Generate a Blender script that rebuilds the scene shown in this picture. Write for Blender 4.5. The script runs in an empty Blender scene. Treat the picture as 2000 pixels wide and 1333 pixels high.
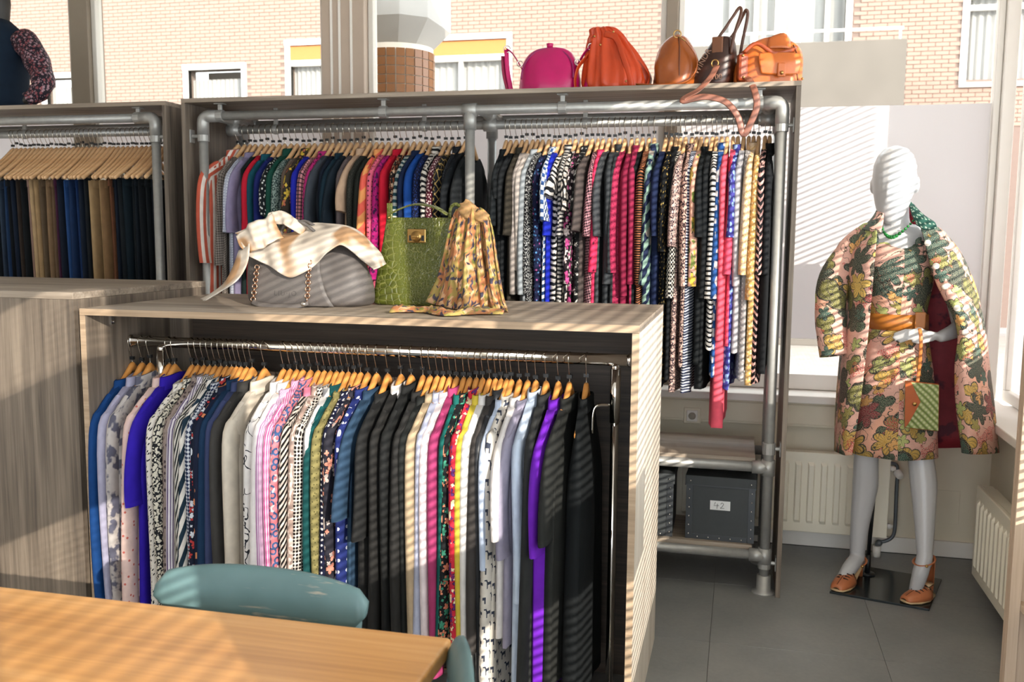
import bpy, bmesh, math, random
from mathutils import Vector, Matrix, noise as mnoise
SC = bpy.context.scene
COL = SC.collection
R_ = random.Random(7)
PI = math.pi
# ------------------------------------------------------------ camera
F_PX = 1830.0
CAM = Vector((0, 0, 1.5))
_y = Vector((450 / F_PX, 207 / F_PX, -1)).normalized()
_x = Vector((7600 / F_PX, -272 / F_PX, 1.0)); _x = (_x - _x.dot(_y) * _y).normalized()
_z = _x.cross(_y)
CROT = Matrix((_x, _y, _z))
cd = bpy.data.cameras.new('camera'); cam = bpy.data.objects.new('camera', cd); COL.objects.link(cam)
cd.sensor_width = 36; cd.lens = F_PX / 2000 * 36; cd.sensor_fit = 'HORIZONTAL'
cd.clip_start = 0.05; cd.clip_end = 200
cam.matrix_world = Matrix.Translation(CAM) @ CROT.to_4x4()
cd.dof.use_dof = True; cd.dof.focus_distance = 2.95; cd.dof.aperture_fstop = 5.0
SC.camera = cam
def P(u, v, x=None, y=None, z=None):
    d = CROT @ Vector(((u - 1000) / F_PX, -(v - 666.5) / F_PX, -1))
    i, val = (0, x) if x is not None else (1, y) if y is not None else (2, z)
    return CAM + d * ((val - CAM[i]) / d[i])
# ------------------------------------------------------------ world, sun, exposure
w = bpy.data.worlds.new('world'); SC.world = w; w.use_nodes = True
bg = w.node_tree.nodes['Background']; bg.inputs[0].default_value = (0.90, 0.95, 1.0, 1); bg.inputs[1].default_value = 3.2
SUN_DIR = Vector((0.95, -1.0, 0.42)).normalized()
sd = bpy.data.lights.new('sun', 'SUN'); sd.energy = 5.0; sd.angle = math.radians(0.32); sd.color = (1.0, 0.90, 0.80)
so = bpy.data.objects.new('sun', sd); COL.objects.link(so); so.location = (6, -6, 5)
so.rotation_euler = SUN_DIR.to_track_quat('Z', 'Y').to_euler()
SC.view_settings.view_transform = 'Standard'; SC.view_settings.look = 'None'
SC.view_settings.gamma = 1.0; SC.view_settings.use_curve_mapping = False
SC.view_settings.exposure = 0.72
# ------------------------------------------------------------ helpers
def lin(h):
    if not isinstance(h, str): return tuple(h) + (1,)
    h = h.lstrip('#'); c = [int(h[i:i + 2], 16) / 255 for i in (0, 2, 4)]
    return tuple(x / 12.92 if x <= .04045 else ((x + .055) / 1.055) ** 2.4 for x in c) + (1,)
class NB:
    def __init__(s, name):
        s.m = bpy.data.materials.new(name); s.m.use_nodes = True; s.t = s.m.node_tree
        s.bsdf = s.t.nodes['Principled BSDF']; s.out = s.t.nodes['Material Output']
    def n(s, typ, ins=None, **kw):
        nd = s.t.nodes.new('ShaderNode' + typ)
        for k, v in kw.items(): setattr(nd, k, v)
        for k, v in (ins or {}).items(): s.set(nd.inputs[k], v)
        return nd
    def set(s, sock, v):
        if isinstance(v, bpy.types.NodeSocket): s.t.links.new(v, sock)
        elif isinstance(v, bpy.types.Node): s.t.links.new(v.outputs[0], sock)
        else: sock.default_value = v
    def m_(s, op, a, b=0.0, c=None, clamp=False):
        nd = s.n('Math', {0: a, 1: b}, operation=op, use_clamp=clamp)
        if c is not None: s.set(nd.inputs[2], c)
        return nd.outputs[0]
    def mix(s, f, a, b):
        nd = s.n('Mix', data_type='RGBA'); s.set(nd.inputs[0], f); s.set(nd.inputs[6], a); s.set(nd.inputs[7], b)
        return nd.outputs[2]
    def lt(s, a, b, soft=None):
        if soft is None: return s.m_('LESS_THAN', a, b)
        nd = s.n('MapRange', {0: a, 1: b - soft, 2: b + soft, 3: 1.0, 4: 0.0}); return nd.outputs[0]
    def noise(s, vec, scale, detail=2.0, rough=.5):
        return s.n('TexNoise', {'Vector': vec, 'Scale': scale, 'Detail': detail, 'Roughness': rough})
    def map(s, vec, scale=(1, 1, 1), rot=(0, 0, 0), loc=(0, 0, 0)):
        return s.n('Mapping', {'Vector': vec, 'Scale': scale, 'Rotation': rot, 'Location': loc}).outputs[0]
    def coord(s, which='Object'): return s.n('TexCoord').outputs[which]
    def bump(s, h, strength=.3, dist=.01):
        b = s.n('Bump', {'Height': h, 'Strength': strength, 'Distance': dist}); s.t.links.new(b.outputs[0], s.bsdf.inputs['Normal'])
    def fin(s, col=None, rough=.5, metal=0.0, spec=None, **kw):
        if col is not None: s.set(s.bsdf.inputs['Base Color'], col)
        s.set(s.bsdf.inputs['Roughness'], rough); s.set(s.bsdf.inputs['Metallic'], metal)
        if spec is not None: s.set(s.bsdf.inputs['Specular IOR Level'], spec)
        for k, v in kw.items(): s.set(s.bsdf.inputs[k.replace('_', ' ')], v)
        return s.m
MATS = {}
def plain(name, col, rough=.5, metal=0.0, noise_amt=.12, nscale=14, bump=0.0, bscale=200, spec=None):
    if name in MATS: return MATS[name]
    b = NB(name); c = b.coord('Object'); nz = b.noise(c, nscale, 3)
    lc = lin(col); dk = tuple(x * (1 - noise_amt * 2) for x in lc[:3]) + (1,); lt = tuple(min(1, x * (1 + noise_amt)) for x in lc[:3]) + (1,)
    colr = b.mix(nz.outputs[0], dk, lt)
    if bump: b.bump(b.noise(c, bscale, 2).outputs[0], bump, .002)
    MATS[name] = b.fin(colr, rough, metal, spec); return MATS[name]
def wood(name, axis, c_dark, c_mid, c_light, rough=.55, scale=1.0, knots=True):
    b = NB(name); c = b.coord('Object')
    st = [34 * scale] * 3; st[axis] = 1.3 * scale
    st2 = [150 * scale] * 3; st2[axis] = 3.5 * scale
    st3 = [5 * scale] * 3; st3[axis] = .8 * scale
    a = b.noise(b.map(c, st), 1.0, 4, .6).outputs[0]; f = b.noise(b.map(c, st2), 1.0, 3, .6).outputs[0]; g = b.noise(b.map(c, st3), 1.0, 2).outputs[0]
    t = b.m_('ADD', b.m_('MULTIPLY', a, .45), b.m_('ADD', b.m_('MULTIPLY', f, .25), b.m_('MULTIPLY', g, .3)))
    r = b.n('ValToRGB', {0: t}); e = r.color_ramp.elements
    e[0].position = .33; e[0].color = lin(c_dark); e[1].position = .66; e[1].color = lin(c_light)
    m = e.new(.5); m.color = lin(c_mid)
    col = r.outputs[0]
    if knots:
        kst = [3.1] * 3; kst[axis] = 1.1
        v = b.n('TexVoronoi', {'Vector': b.map(c, kst), 'Scale': 1.4}); k = b.lt(v.outputs[0], .05, .03)
        col = b.mix(b.m_('MULTIPLY', k, .6), col, lin(c_dark))
    b.bump(f, .12, .002)
    return b.fin(col, rough)
class MB:
    """collects verts / faces / per-corner uvs of ONE mesh"""
    def __init__(s): s.v = []; s.f = []; s.uv = []
    def add(s, verts, faces, uvs=None):
        o = len(s.v); s.v += [tuple(x) for x in verts]
        for i, f in enumerate(faces):
            s.f.append([o + k for k in f]); s.uv.append(uvs[i] if uvs else [(verts[k][0] + .37 * verts[k][1], verts[k][2] + .37 * verts[k][1]) for k in f])
        return s
    def box(s, x0, x1, y0, y1, z0, z1, M=None):
        vs = [Vector(p) for p in ((x0, y0, z0), (x1, y0, z0), (x1, y1, z0), (x0, y1, z0), (x0, y0, z1), (x1, y0, z1), (x1, y1, z1), (x0, y1, z1))]
        if M is not None: vs = [M @ p for p in vs]
        return s.add(vs, [(0, 3, 2, 1), (4, 5, 6, 7), (0, 1, 5, 4), (1, 2, 6, 5), (2, 3, 7, 6), (3, 0, 4, 7)])
    def rings(s, rings, closed=True, cap0=True, cap1=True, uscale=1.0, flip=False):
        n = len(rings[0]); vs = [Vector(p) for r in rings for p in r]; fs = []; us = []
        vacc = 0.0
        for i in range(len(rings) - 1):
            a, b = rings[i], rings[i + 1]
            dv = sum((Vector(b[j]) - Vector(a[j])).length for j in range(n)) / n
            ua = ub = 0.0
            for j in range(n if closed else n - 1):
                k = (j + 1) % n
                la = (Vector(a[k]) - Vector(a[j])).length; lb = (Vector(b[k]) - Vector(b[j])).length
                q = (i * n + j, i * n + k, (i + 1) * n + k, (i + 1) * n + j)
                u = [(ua, -vacc), (ua + la, -vacc), (ub + lb, -vacc - dv), (ub, -vacc - dv)]
                if flip: q = q[::-1]; u = u[::-1]
                fs.append(q); us.append(u); ua += la; ub += lb
            vacc += dv
        if closed and cap0: q = tuple(range(n - 1, -1, -1)); fs.append(q); us.append([(rings[0][k][0], rings[0][k][1]) for k in q])
        if closed and cap1: o = (len(rings) - 1) * n; q = tuple(range(o, o + n)); fs.append(q); us.append([(vs[k][0], vs[k][1]) for k in q])
        return s.add(vs, fs, us)
    def tube(s, pts, r, n=8, flat=1.0, cap=True, up=None, twist=0.0):
        pts = [Vector(p) for p in pts]; m = len(pts); rs = r if isinstance(r, (list, tuple)) else [r] * m
        t0 = (pts[1] - pts[0]).normalized(); u = Vector(up) if up else (Vector((0, 0, 1)) if abs(t0.z) < .9 else Vector((1, 0, 0)))
        rings = []
        for i, p in enumerate(pts):
            t = (pts[min(i + 1, m - 1)] - pts[max(i - 1, 0)]).normalized()
            u = (u - u.dot(t) * t)
            u = u.normalized() if u.length > 1e-6 else t.orthogonal().normalized()
            w_ = t.cross(u)
            fl = flat[i] if isinstance(flat, (list, tuple)) else flat
            rings.append([p + (math.cos(a) * w_ + math.sin(a) * u * fl) * rs[i] for a in [twist + 2 * PI * k / n for k in range(n)]])
        return s.rings(rings, True, cap, cap)
    def lathe(s, prof, n=16, c=(0, 0, 0), axis='z'):
        rings = []
        for r, h in prof:
            ring = []
            for k in range(n):
                a = 2 * PI * k / n; x, y = r * math.cos(a), r * math.sin(a)
                q = (x, y, h) if axis == 'z' else (h, x, y) if axis == 'x' else (y, h, x)
                ring.append((q[0] + c[0], q[1] + c[1], q[2] + c[2]))
            rings.append(ring)
        return s.rings(rings)
    def grid(s, rows, flip=False): return s.rings(rows, closed=False, flip=flip)
    def sphere(s, c, r, n=10, m=6, sc=(1, 1, 1)):
        rings = []
        for i in range(m + 1):
            a = PI * i / m; rr = max(1e-4, math.sin(a))
            rings.append([(c[0] + sc[0] * r * rr * math.cos(2 * PI * k / n), c[1] + sc[1] * r * rr * math.sin(2 * PI * k / n), c[2] + sc[2] * r * math.cos(a)) for k in range(n)])
        return s.rings(rings, flip=True)
    def mesh(s, name, mat=None, smooth=True):
        me = bpy.data.meshes.new(name); me.from_pydata(s.v, [], s.f)
        ul = me.uv_layers.new(name='UVMap'); i = 0
        flat = []
        for u in s.uv:
            for a in u: flat += [a[0], a[1]]
        ul.data.foreach_set('uv', flat)
        if mat: me.materials.append(mat)
        if smooth: me.polygons.foreach_set('use_smooth', [True] * len(me.polygons))
        me.update(); return me
    def build(s, name, mat, parent=None, smooth=True, bevel=0.0, solid=0.0, sub=0, kind=None, label=None, seg=2, loc=None, rot=None):
        return link(name, s.mesh(name, mat, smooth), parent, bevel, solid, sub, kind, label, seg, loc, rot, smooth)
def link(name, me, parent=None, bevel=0.0, solid=0.0, sub=0, kind=None, label=None, seg=2, loc=None, rot=None, smooth=True):
    o = bpy.data.objects.new(name, me); COL.objects.link(o)
    if parent: o.parent = parent
    if loc is not None: o.location = loc
    if rot is not None: o.rotation_euler = rot
    if bevel:
        md = o.modifiers.new('bevel', 'BEVEL'); md.width = bevel; md.segments = seg; md.limit_method = 'ANGLE'; md.angle_limit = math.radians(40); md.harden_normals = False
    if solid:
        md = o.modifiers.new('solid', 'SOLIDIFY'); md.thickness = solid; md.offset = 0
    if sub:
        md = o.modifiers.new('sub', 'SUBSURF'); md.levels = sub; md.render_levels = sub
    if kind: o['kind'] = kind
    if label: o['label'] = label
    return o
def bx(name, mat, parent, x0, x1, y0, y1, z0, z1, bevel=.0015, kind=None, label=None):
    return MB().box(x0, x1, y0, y1, z0, z1).build(name, mat, parent, smooth=False, bevel=bevel, kind=kind, label=label)
def tag(o, label, cat, group=None):
    o['label'] = label; o['category'] = cat
    if group: o['group'] = group
    return o
def thing(name, label, cat, loc=(0, 0, 0), rotz=0.0, group=None):
    o = bpy.data.objects.new(name, None); COL.objects.link(o); o.location = loc; o.rotation_euler = (0, 0, rotz); o.empty_display_size = .05
    return tag(o, label, cat, group)
def struct(o): o['kind'] = 'structure'; return o
def catmull(pts, n=6):
    pts = [Vector(p) for p in pts]; out = []
    for i in range(len(pts) - 1):
        p0 = pts[max(i - 1, 0)]; p1 = pts[i]; p2 = pts[i + 1]; p3 = pts[min(i + 2, len(pts) - 1)]
        for k in range(n):
            t = k / n
            out.append(.5 * ((2 * p1) + (p2 - p0) * t + (2 * p0 - 5 * p1 + 4 * p2 - p3) * t * t + (3 * p1 - p0 - 3 * p2 + p3) * t ** 3))
    out.append(pts[-1]); return out
def patch(rows, nu=4, nv=4):
    """smooth surface through a grid of control points"""
    r1 = [catmull(r, nu) for r in rows]
    cols = [catmull([r[j] for r in r1], nv) for j in range(len(r1[0]))]
    return [[cols[j][i] for j in range(len(cols))] for i in range(len(cols[0]))]
def sup(a, n): return math.copysign(abs(a) ** n, a)
def pouch(rows, n=28, e=.75, wr=0.0, seed=0, freq=14.0):
    """rows: (z, half_width, half_depth, xoff, yoff); superelliptic rings with soft wrinkles"""
    rings = []
    for i, (z, a, b, xo, yo) in enumerate(rows):
        ring = []
        for k in range(n):
            t = 2 * PI * k / n
            p = Vector((xo + a * sup(math.cos(t), e), yo + b * sup(math.sin(t), e), z))
            if wr:
                q = mnoise.noise(Vector((p.x * freq + seed, p.y * freq, p.z * freq * .6)))
                d = Vector((math.cos(t), math.sin(t), 0)); p += d * q * wr
            ring.append(p)
        rings.append(ring)
    return rings
def interp_rows(keys, m):
    """smooth interpolation of pouch rows"""
    out = []
    for i in range(m + 1):
        t = i / m * (len(keys) - 1); k = min(int(t), len(keys) - 2); f = t - k
        k0, k1, k2, k3 = keys[max(k - 1, 0)], keys[k], keys[k + 1], keys[min(k + 2, len(keys) - 1)]
        out.append(tuple(.5 * (2 * b + (c - a) * f + (2 * a - 5 * b + 4 * c - d) * f * f + (3 * b - a - 3 * c + d) * f ** 3) for a, b, c, d in zip(k0, k1, k2, k3)))
    return out
def text_mesh(txt, size, extrude=.001, space=1.0, font_scale_x=1.0):
    cu = bpy.data.curves.new('lettering', 'FONT'); cu.body = txt; cu.size = size; cu.extrude = extrude; cu.align_x = 'CENTER'; cu.align_y = 'CENTER'; cu.space_character = space
    o = bpy.data.objects.new('lettering', cu); COL.objects.link(o)
    dg = bpy.context.evaluated_depsgraph_get(); me = bpy.data.meshes.new_from_object(o.evaluated_get(dg))
    bpy.data.objects.remove(o); bpy.data.curves.remove(cu); me.name = 'lettering'; return me
# ------------------------------------------------------------ fabrics
def flower_layer(b, uv, base, cell, npet, palette, outline, rmax=.42, keep=.8, seed=0.0, vein=True):
    """flowers / leaves scattered in voronoi cells; returns a colour socket"""
    v = b.n('TexVoronoi', {'Vector': b.map(uv, (1, 1, 1), (0, 0, seed * .7), (seed * 3.1, seed * 1.7, 0)), 'Scale': 1.0 / cell, 'Randomness': .85}, voronoi_dimensions='2D')
    vec = b.n('VectorMath', {0: b.map(uv, (1, 1, 1), (0, 0, seed * .7), (seed * 3.1, seed * 1.7, 0)), 1: v.outputs['Position']}, operation='SUBTRACT').outputs[0]
    sx = b.n('SeparateXYZ', {0: vec}); rnd = b.n('SeparateColor', {0: v.outputs['Color']})
    th = b.m_('ARCTAN2', sx.outputs[1], sx.outputs[0])
    r = b.m_('DIVIDE', b.n('VectorMath', {0: vec}, operation='LENGTH').outputs['Value'], cell)
    ph = b.m_('MULTIPLY', rnd.outputs[2], 6.28)
    nz = b.m_('MULTIPLY', b.m_('SUBTRACT', b.noise(uv, 30.0, 1).outputs[0], .5), .12)
    pet = b.m_('ABSOLUTE', b.m_('COSINE', b.m_('ADD', b.m_('MULTIPLY', th, npet / 2), ph)))
    lim = b.m_('ADD', b.m_('MULTIPLY', b.m_('ADD', b.m_('MULTIPLY', pet, .5), .5), rmax), nz)
    q = b.m_('SUBTRACT', lim, r)
    ins = b.m_('GREATER_THAN', q, 0.0); edge = b.m_('MULTIPLY', ins, b.m_('LESS_THAN', q, .05))
    kp = b.m_('LESS_THAN', rnd.outputs[0], keep)
    ramp = b.n('ValToRGB', {0: rnd.outputs[1]}); ramp.color_ramp.interpolation = 'CONSTANT'; e = ramp.color_ramp.elements
    e[0].color = lin(palette[0]); e[1].position = 1.0 / len(palette); e[1].color = lin(palette[1 % len(palette)])
    for i in range(2, len(palette)): k = e.new(i / len(palette)); k.color = lin(palette[i])
    col = ramp.outputs[0]
    if vein:
        vn = b.m_('GREATER_THAN', b.m_('SINE', b.m_('ADD', b.m_('MULTIPLY', th, npet * 3), b.m_('MULTIPLY', r, 30))), .55)
        col = b.mix(b.m_('MULTIPLY', vn, .5), col, lin(outline))
    col = b.mix(edge, col, lin(outline))
    return b.mix(b.m_('MULTIPLY', ins, kp), base, col)
def fabric(name, c1, kind='solid', c2='#ffffff', s=.02, ang=0.0, c3=None, duty=.5, rough=.85, sheen=0.0, pal=None):
    if name in MATS: return MATS[name]
    b = NB(name); uv0 = b.coord('UV'); C1, C2 = lin(c1), lin(c2)
    uv = b.map(uv0, rot=(0, 0, ang)) if ang else uv0
    sp = b.n('SeparateXYZ', {0: uv}); U, V = sp.outputs[0], sp.outputs[1]
    fr = lambda x, per: b.m_('FRACT', b.m_('DIVIDE', x, per))
    col = None
    if kind == 'solid': mask = 0.0
    elif kind == 'stripe': mask = b.m_('LESS_THAN', fr(U, s), duty)
    elif kind == 'check': mask = b.m_('MAXIMUM', b.m_('LESS_THAN', fr(U, s), duty), b.m_('LESS_THAN', fr(V, s), duty))
    elif kind == 'hound':
        ck = b.n('TexChecker', {'Vector': uv, 'Scale': 1 / s}); mask = ck.outputs['Fac']
    elif kind in ('dots', 'gdots'):
        v = b.n('TexVoronoi', {'Vector': uv, 'Scale': 1 / s, 'Randomness': .9 if kind == 'dots' else .15}, voronoi_dimensions='2D'); mask = b.lt(v.outputs[0], duty * .5)
    elif kind == 'ring':
        v = b.n('TexVoronoi', {'Vector': uv, 'Scale': 1 / s, 'Randomness': .8}, voronoi_dimensions='2D'); d = v.outputs[0]
        mask = b.m_('MULTIPLY', b.lt(d, .45), b.m_('GREATER_THAN', d, .22))
    elif kind == 'leopard':
        wv = b.n('VectorMath', {0: uv, 1: b.n('VectorMath', {0: b.noise(uv, 60.).outputs['Color'], 'Scale': s * .8}, operation='SCALE').outputs[0]}, operation='ADD').outputs[0]
        v = b.n('TexVoronoi', {'Vector': wv, 'Scale': 1 / s}, voronoi_dimensions='2D'); d = v.outputs[0]
        mask = b.m_('MULTIPLY', b.lt(d, .5), b.m_('GREATER_THAN', d, .26))
    elif kind == 'cobble':
        v = b.n('TexVoronoi', {'Vector': uv, 'Scale': 1 / s, 'Randomness': .7}, voronoi_dimensions='2D', feature='DISTANCE_TO_EDGE'); mask = b.lt(v.outputs[0], duty * .3)
    elif kind == 'zebra':
        nz = b.m_('MULTIPLY', b.noise(uv, 9.0, 2).outputs[0], 5.0); mask = b.m_('GREATER_THAN', b.m_('SINE', b.m_('ADD', b.m_('MULTIPLY', V, 6.28 / s), b.m_('MULTIPLY', nz, 2.0))), 0.0)
    elif kind == 'chevron':
        tri = b.m_('ABSOLUTE', b.m_('SUBTRACT', fr(U, s * 2.2), .5)); mask = b.m_('LESS_THAN', fr(b.m_('ADD', V, b.m_('MULTIPLY', tri, s * 2.0)), s), duty)
    elif kind == 'lattice':
        a = fr(b.m_('ADD', U, V), s); d = fr(b.m_('SUBTRACT', U, V), s); mask = b.m_('MAXIMUM', b.m_('LESS_THAN', a, duty), b.m_('LESS_THAN', d, duty))
    elif kind == 'blot': mask = b.lt(b.noise(uv, 1 / s, 3, .6).outputs[0], duty, .03)
    elif kind == 'scrib':
        d = b.m_('ABSOLUTE', b.m_('SUBTRACT', b.noise(uv, 1 / s, 2, .5).outputs[0], .5)); mask = b.lt(d, duty * .06)
    elif kind == 'dash':
        v = b.n('TexVoronoi', {'Vector': b.map(uv, (2.6, 1, 1)), 'Scale': 1 / s}, voronoi_dimensions='2D'); mask = b.lt(v.outputs[0], duty * .5)
    elif kind == 'animal':   # small four-legged silhouettes
        row = b.m_('FLOOR', b.m_('DIVIDE', V, s)); uu = b.m_('ADD', U, b.m_('MULTIPLY', row, s * .55))
        x = b.m_('SUBTRACT', fr(uu, s * 1.1), .5); y = b.m_('SUBTRACT', fr(V, s), .5)
        bod = b.m_('MULTIPLY', b.lt(b.m_('ABSOLUTE', x), .22), b.lt(b.m_('ABSOLUTE', b.m_('SUBTRACT', y, .05)), .10))
        leg = b.m_('MULTIPLY', b.m_('MULTIPLY', b.lt(b.m_('ABSOLUTE', b.m_('SUBTRACT', b.m_('ABSOLUTE', x), .17)), .045), b.lt(y, .05)), b.m_('GREATER_THAN', y, -.3))
        nk = b.m_('MULTIPLY', b.lt(b.m_('ABSOLUTE', b.m_('ADD', x, b.m_('ADD', .1, b.m_('MULTIPLY', y, .5)))), .06), b.m_('MULTIPLY', b.m_('GREATER_THAN', y, .1), b.lt(y, .34)))
        hd = b.m_('MULTIPLY', b.lt(b.m_('ABSOLUTE', b.m_('ADD', x, .3)), .09), b.lt(b.m_('ABSOLUTE', b.m_('SUBTRACT', y, .3)), .05))
        mask = b.m_('MAXIMUM', b.m_('MAXIMUM', bod, leg), b.m_('MAXIMUM', nk, hd))
    elif kind == 'floral':
        col = C1; pl = pal or [c2, c3 or c2]
        col = flower_layer(b, uv, col, s, 5, pl, '#15151c', .44, .85, 1.3, vein=False)
        col = flower_layer(b, uv, col, s * .55, 4, pl[::-1], c1, .34, .55, 2.9, vein=False); mask = None
    elif kind == 'jungle':
        col = b.mix(b.lt(b.noise(uv, 5.0, 1).outputs[0], .42, .02), C1, lin('#e9a98f'))
        col = flower_layer(b, uv, col, .105, 3, ['#7d7a3a', '#c8a046', '#2e4a3a', '#9aa05a'], '#20241f', .46, .8, .4)
        red = b.n('TexVoronoi', {'Vector': uv, 'Scale': 220.}, voronoi_dimensions='2D')
        rm = b.m_('MULTIPLY', b.lt(red.outputs[0], .38), b.lt(b.noise(b.map(uv, loc=(4, 2, 0)), 11.0, 1).outputs[0], .4))
        col = b.mix(rm, col, lin('#c2303a'))
        col = flower_layer(b, uv, col, .15, 6, ['#1f4a45', '#d9a94a', '#8f2f3c', '#8f9a3e', '#16332f', '#e2b85a', '#d98f80'], '#161a1c', .45, .72, 2.2)
        col = flower_layer(b, uv, col, .075, 5, ['#a89a4c', '#255650', '#e4a65a', '#b8c070'], '#1b1f1e', .42, .42, 5.1)
        col = flower_layer(b, uv, col, .21, 2, ['#173f3b', '#3b2a2c', '#205048', '#6b6a2e'], '#0e1416', .38, .26, 7.7)
        ln = b.m_('MULTIPLY', b.lt(b.m_('ABSOLUTE', b.m_('SUBTRACT', b.noise(uv, 24.0, 1).outputs[0], .5)), .012), b.lt(b.noise(b.map(uv, loc=(9, 3, 0)), 8.0, 1).outputs[0], .52))
        col = b.mix(ln, col, lin('#15181a'))
        dd = b.n('TexVoronoi', {'Vector': uv, 'Scale': 300.}, voronoi_dimensions='2D')
        col = b.mix(b.m_('MULTIPLY', b.lt(dd.outputs[0], .26), .5), col, lin('#f0e0c0')); mask = None
    if col is None:
        col = C1 if mask == 0.0 else b.mix(mask, C1, C2)
        if c3:
            m3 = b.lt(b.noise(uv, .6 / s, 1).outputs[0], .4); col = b.mix(b.m_('MULTIPLY', mask, m3), col, lin(c3))
    nz = b.noise(uv0, 25.0, 3).outputs[0]
    dark = b.n('Mix', data_type='RGBA', blend_type='MULTIPLY'); b.set(dark.inputs[0], .55); b.set(dark.inputs[6], col)
    g = b.n('ValToRGB', {0: nz}); g.color_ramp.elements[0].color = (.62, .62, .64, 1); g.color_ramp.elements[0].position = .25; g.color_ramp.elements[1].position = .7
    b.set(dark.inputs[7], g.outputs[0])
    b.bump(b.noise(b.map(uv0, (700, 700, 1)), 1.0, 1).outputs[0], .15, .0006)
    MATS[name] = b.fin(dark.outputs[2], rough, 0, .25, Sheen_Weight=sheen)
    return MATS[name]
def leather(name, col, rough=.38, grain=260.0, dark=.25, bump=.25):
    if name in MATS: return MATS[name]
    b = NB(name); c = b.coord('Object'); nz = b.noise(c, 9.0, 4, .6).outputs[0]
    lc = lin(col); dk = tuple(x * (1 - dark * 1.6) for x in lc[:3]) + (1,)
    v = b.n('TexVoronoi', {'Vector': c, 'Scale': grain}, feature='DISTANCE_TO_EDGE')
    h = b.m_('ADD', b.m_('MINIMUM', v.outputs[0], .25), b.m_('MULTIPLY', b.noise(c, 28., 3).outputs[0], 1.2))
    b.bump(h, bump, .002)
    MATS[name] = b.fin(b.mix(nz, dk, tuple(min(1, x * 1.12) for x in lc[:3]) + (1,)), rough); return MATS[name]
# common materials
W_X = wood('driftwood_laminate_x', 0, '#564c43', '#8f8172', '#b5a797')
W_Y = wood('driftwood_laminate_y', 1, '#5f5347', '#9c8b79', '#bfae9b')
W_Z = wood('driftwood_laminate_z', 2, '#352e28', '#6f6357', '#968878')
W_DK = wood('dark_laminate', 0, '#201a16', '#463b32', '#66594c', knots=False)
EDGE = wood('laminate_edge', 0, '#8d7760', '#ab9379', '#c2ab91', knots=False)
TABLEW = wood('varnished_beech', 0, '#ad763c', '#cd9455', '#dfac72', rough=.32, scale=.5, knots=False)
HANGW = wood('hanger_wood', 1, '#b5702f', '#d08d48', '#dca05c', rough=.3, scale=.5, knots=False)
HANGW2 = wood('pale_hanger_wood', 1, '#b98a5c', '#d2a678', '#e0ba8e', rough=.4, scale=.5, knots=False)
STEEL = plain('galvanised_steel', '#a5a4a0', .42, .45, .1, 40)
CHROME = plain('chrome', '#d8d4ce', .08, 1.0, .02)
WIRE = plain('hook_wire', '#c9c2b6', .2, 1.0, .03)
BLACKP = plain('black_plastic', '#141618', .4, 0, .1)
BRASS = plain('pale_brass', '#d8b98a', .22, 1.0, .05)
WHITEP = plain('white_paint', '#ece7df', .4, 0, .03, 5)
CREAMP = plain('cream_paint', '#e6dcc6', .6, 0, .05, 6, .1, 150)
ENAMEL = plain('cream_enamel', '#f0e8d4', .28, 0, .02)
# ------------------------------------------------------------ the setting
XR, YB, ZC = 1.155, 4.65, 2.95
def floor_mat():
    b = NB('grey_vinyl'); c = b.coord('Object'); n1 = b.noise(c, 3.0, 4, .6).outputs[0]; n2 = b.noise(c, 60., 2).outputs[0]
    col = b.mix(b.m_('ADD', b.m_('MULTIPLY', n1, .75), b.m_('MULTIPLY', n2, .25)), lin('#5a5f62'), lin('#979592'))
    b.bump(n2, .06, .002); return b.fin(col, .42)
FLOORM = floor_mat()
fl = struct(bx('floor', plain('floor_screed', '#3a3c3e', .8), None, -5.0, XR + .15, -3.2, YB + .15, -.12, -.004, 0))
tm = MB().box(-.3045, .3045, -.3045, .3045, -.004, 0).mesh('floor_tile', FLOORM, False)
for i in range(9):
    for j in range(13):
        link('floor_tile', tm, fl, bevel=.001, loc=(-4.03 + i * .61, -3.0 + j * .61, 0))
struct(bx('ceiling', plain('ceiling_paint', '#f2efe8', .8, 0, .02), None, -5.0, XR + .15, -3.2, YB + .15, ZC, ZC + .12, 0))
struct(bx('wall_back', CREAMP, None, -5.0, XR + .15, YB, YB + .15, -.12, .72, 0))
struct(bx('wall_right', CREAMP, None, XR, XR + .15, -3.2, YB, -.12, .72, 0))
struct(bx('wall_left', WHITEP, None, -5.15, -5.0, -3.2, YB, -.12, ZC, 0))
struct(bx('wall_front', WHITEP, None, -5.0, -1.9, -3.35, -3.2, -.12, ZC, 0))
struct(bx('trim_1', CREAMP, None, -5.0, XR, YB, YB + .12, 2.86, ZC, 0))
struct(bx('trim_2', CREAMP, None, XR, XR + .12, -3.2, YB, 2.86, ZC, 0))
struct(bx('baseboard_back', WHITEP, None, -5.0, XR, YB - .016, YB, 0, .075, .002))
struct(bx('baseboard_right', WHITEP, None, XR - .016, XR, -3.2, YB - .016, 0, .075, .002))
struct(bx('trim_3', WHITEP, None, -5.0, XR, YB - .15, YB + .1, .722, .758, .004))
struct(bx('trim_4', WHITEP, None, XR - .15, XR + .1, -3.2, YB - .15, .722, .758, .004))
def glass_mat():
    b = NB('window_glass'); tr = b.n('BsdfTransparent', {0: (.97, .98, .97, 1)}); gl = b.n('BsdfGlossy', {'Roughness': .02})
    lw = b.n('LayerWeight', {'Blend': .12}); mx = b.n('MixShader', {0: b.m_('MULTIPLY', lw.outputs['Fresnel'], .35), 1: tr.outputs[0], 2: gl.outputs[0]})
    b.t.links.new(mx.outputs[0], b.out.inputs[0]); return b.m
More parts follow.
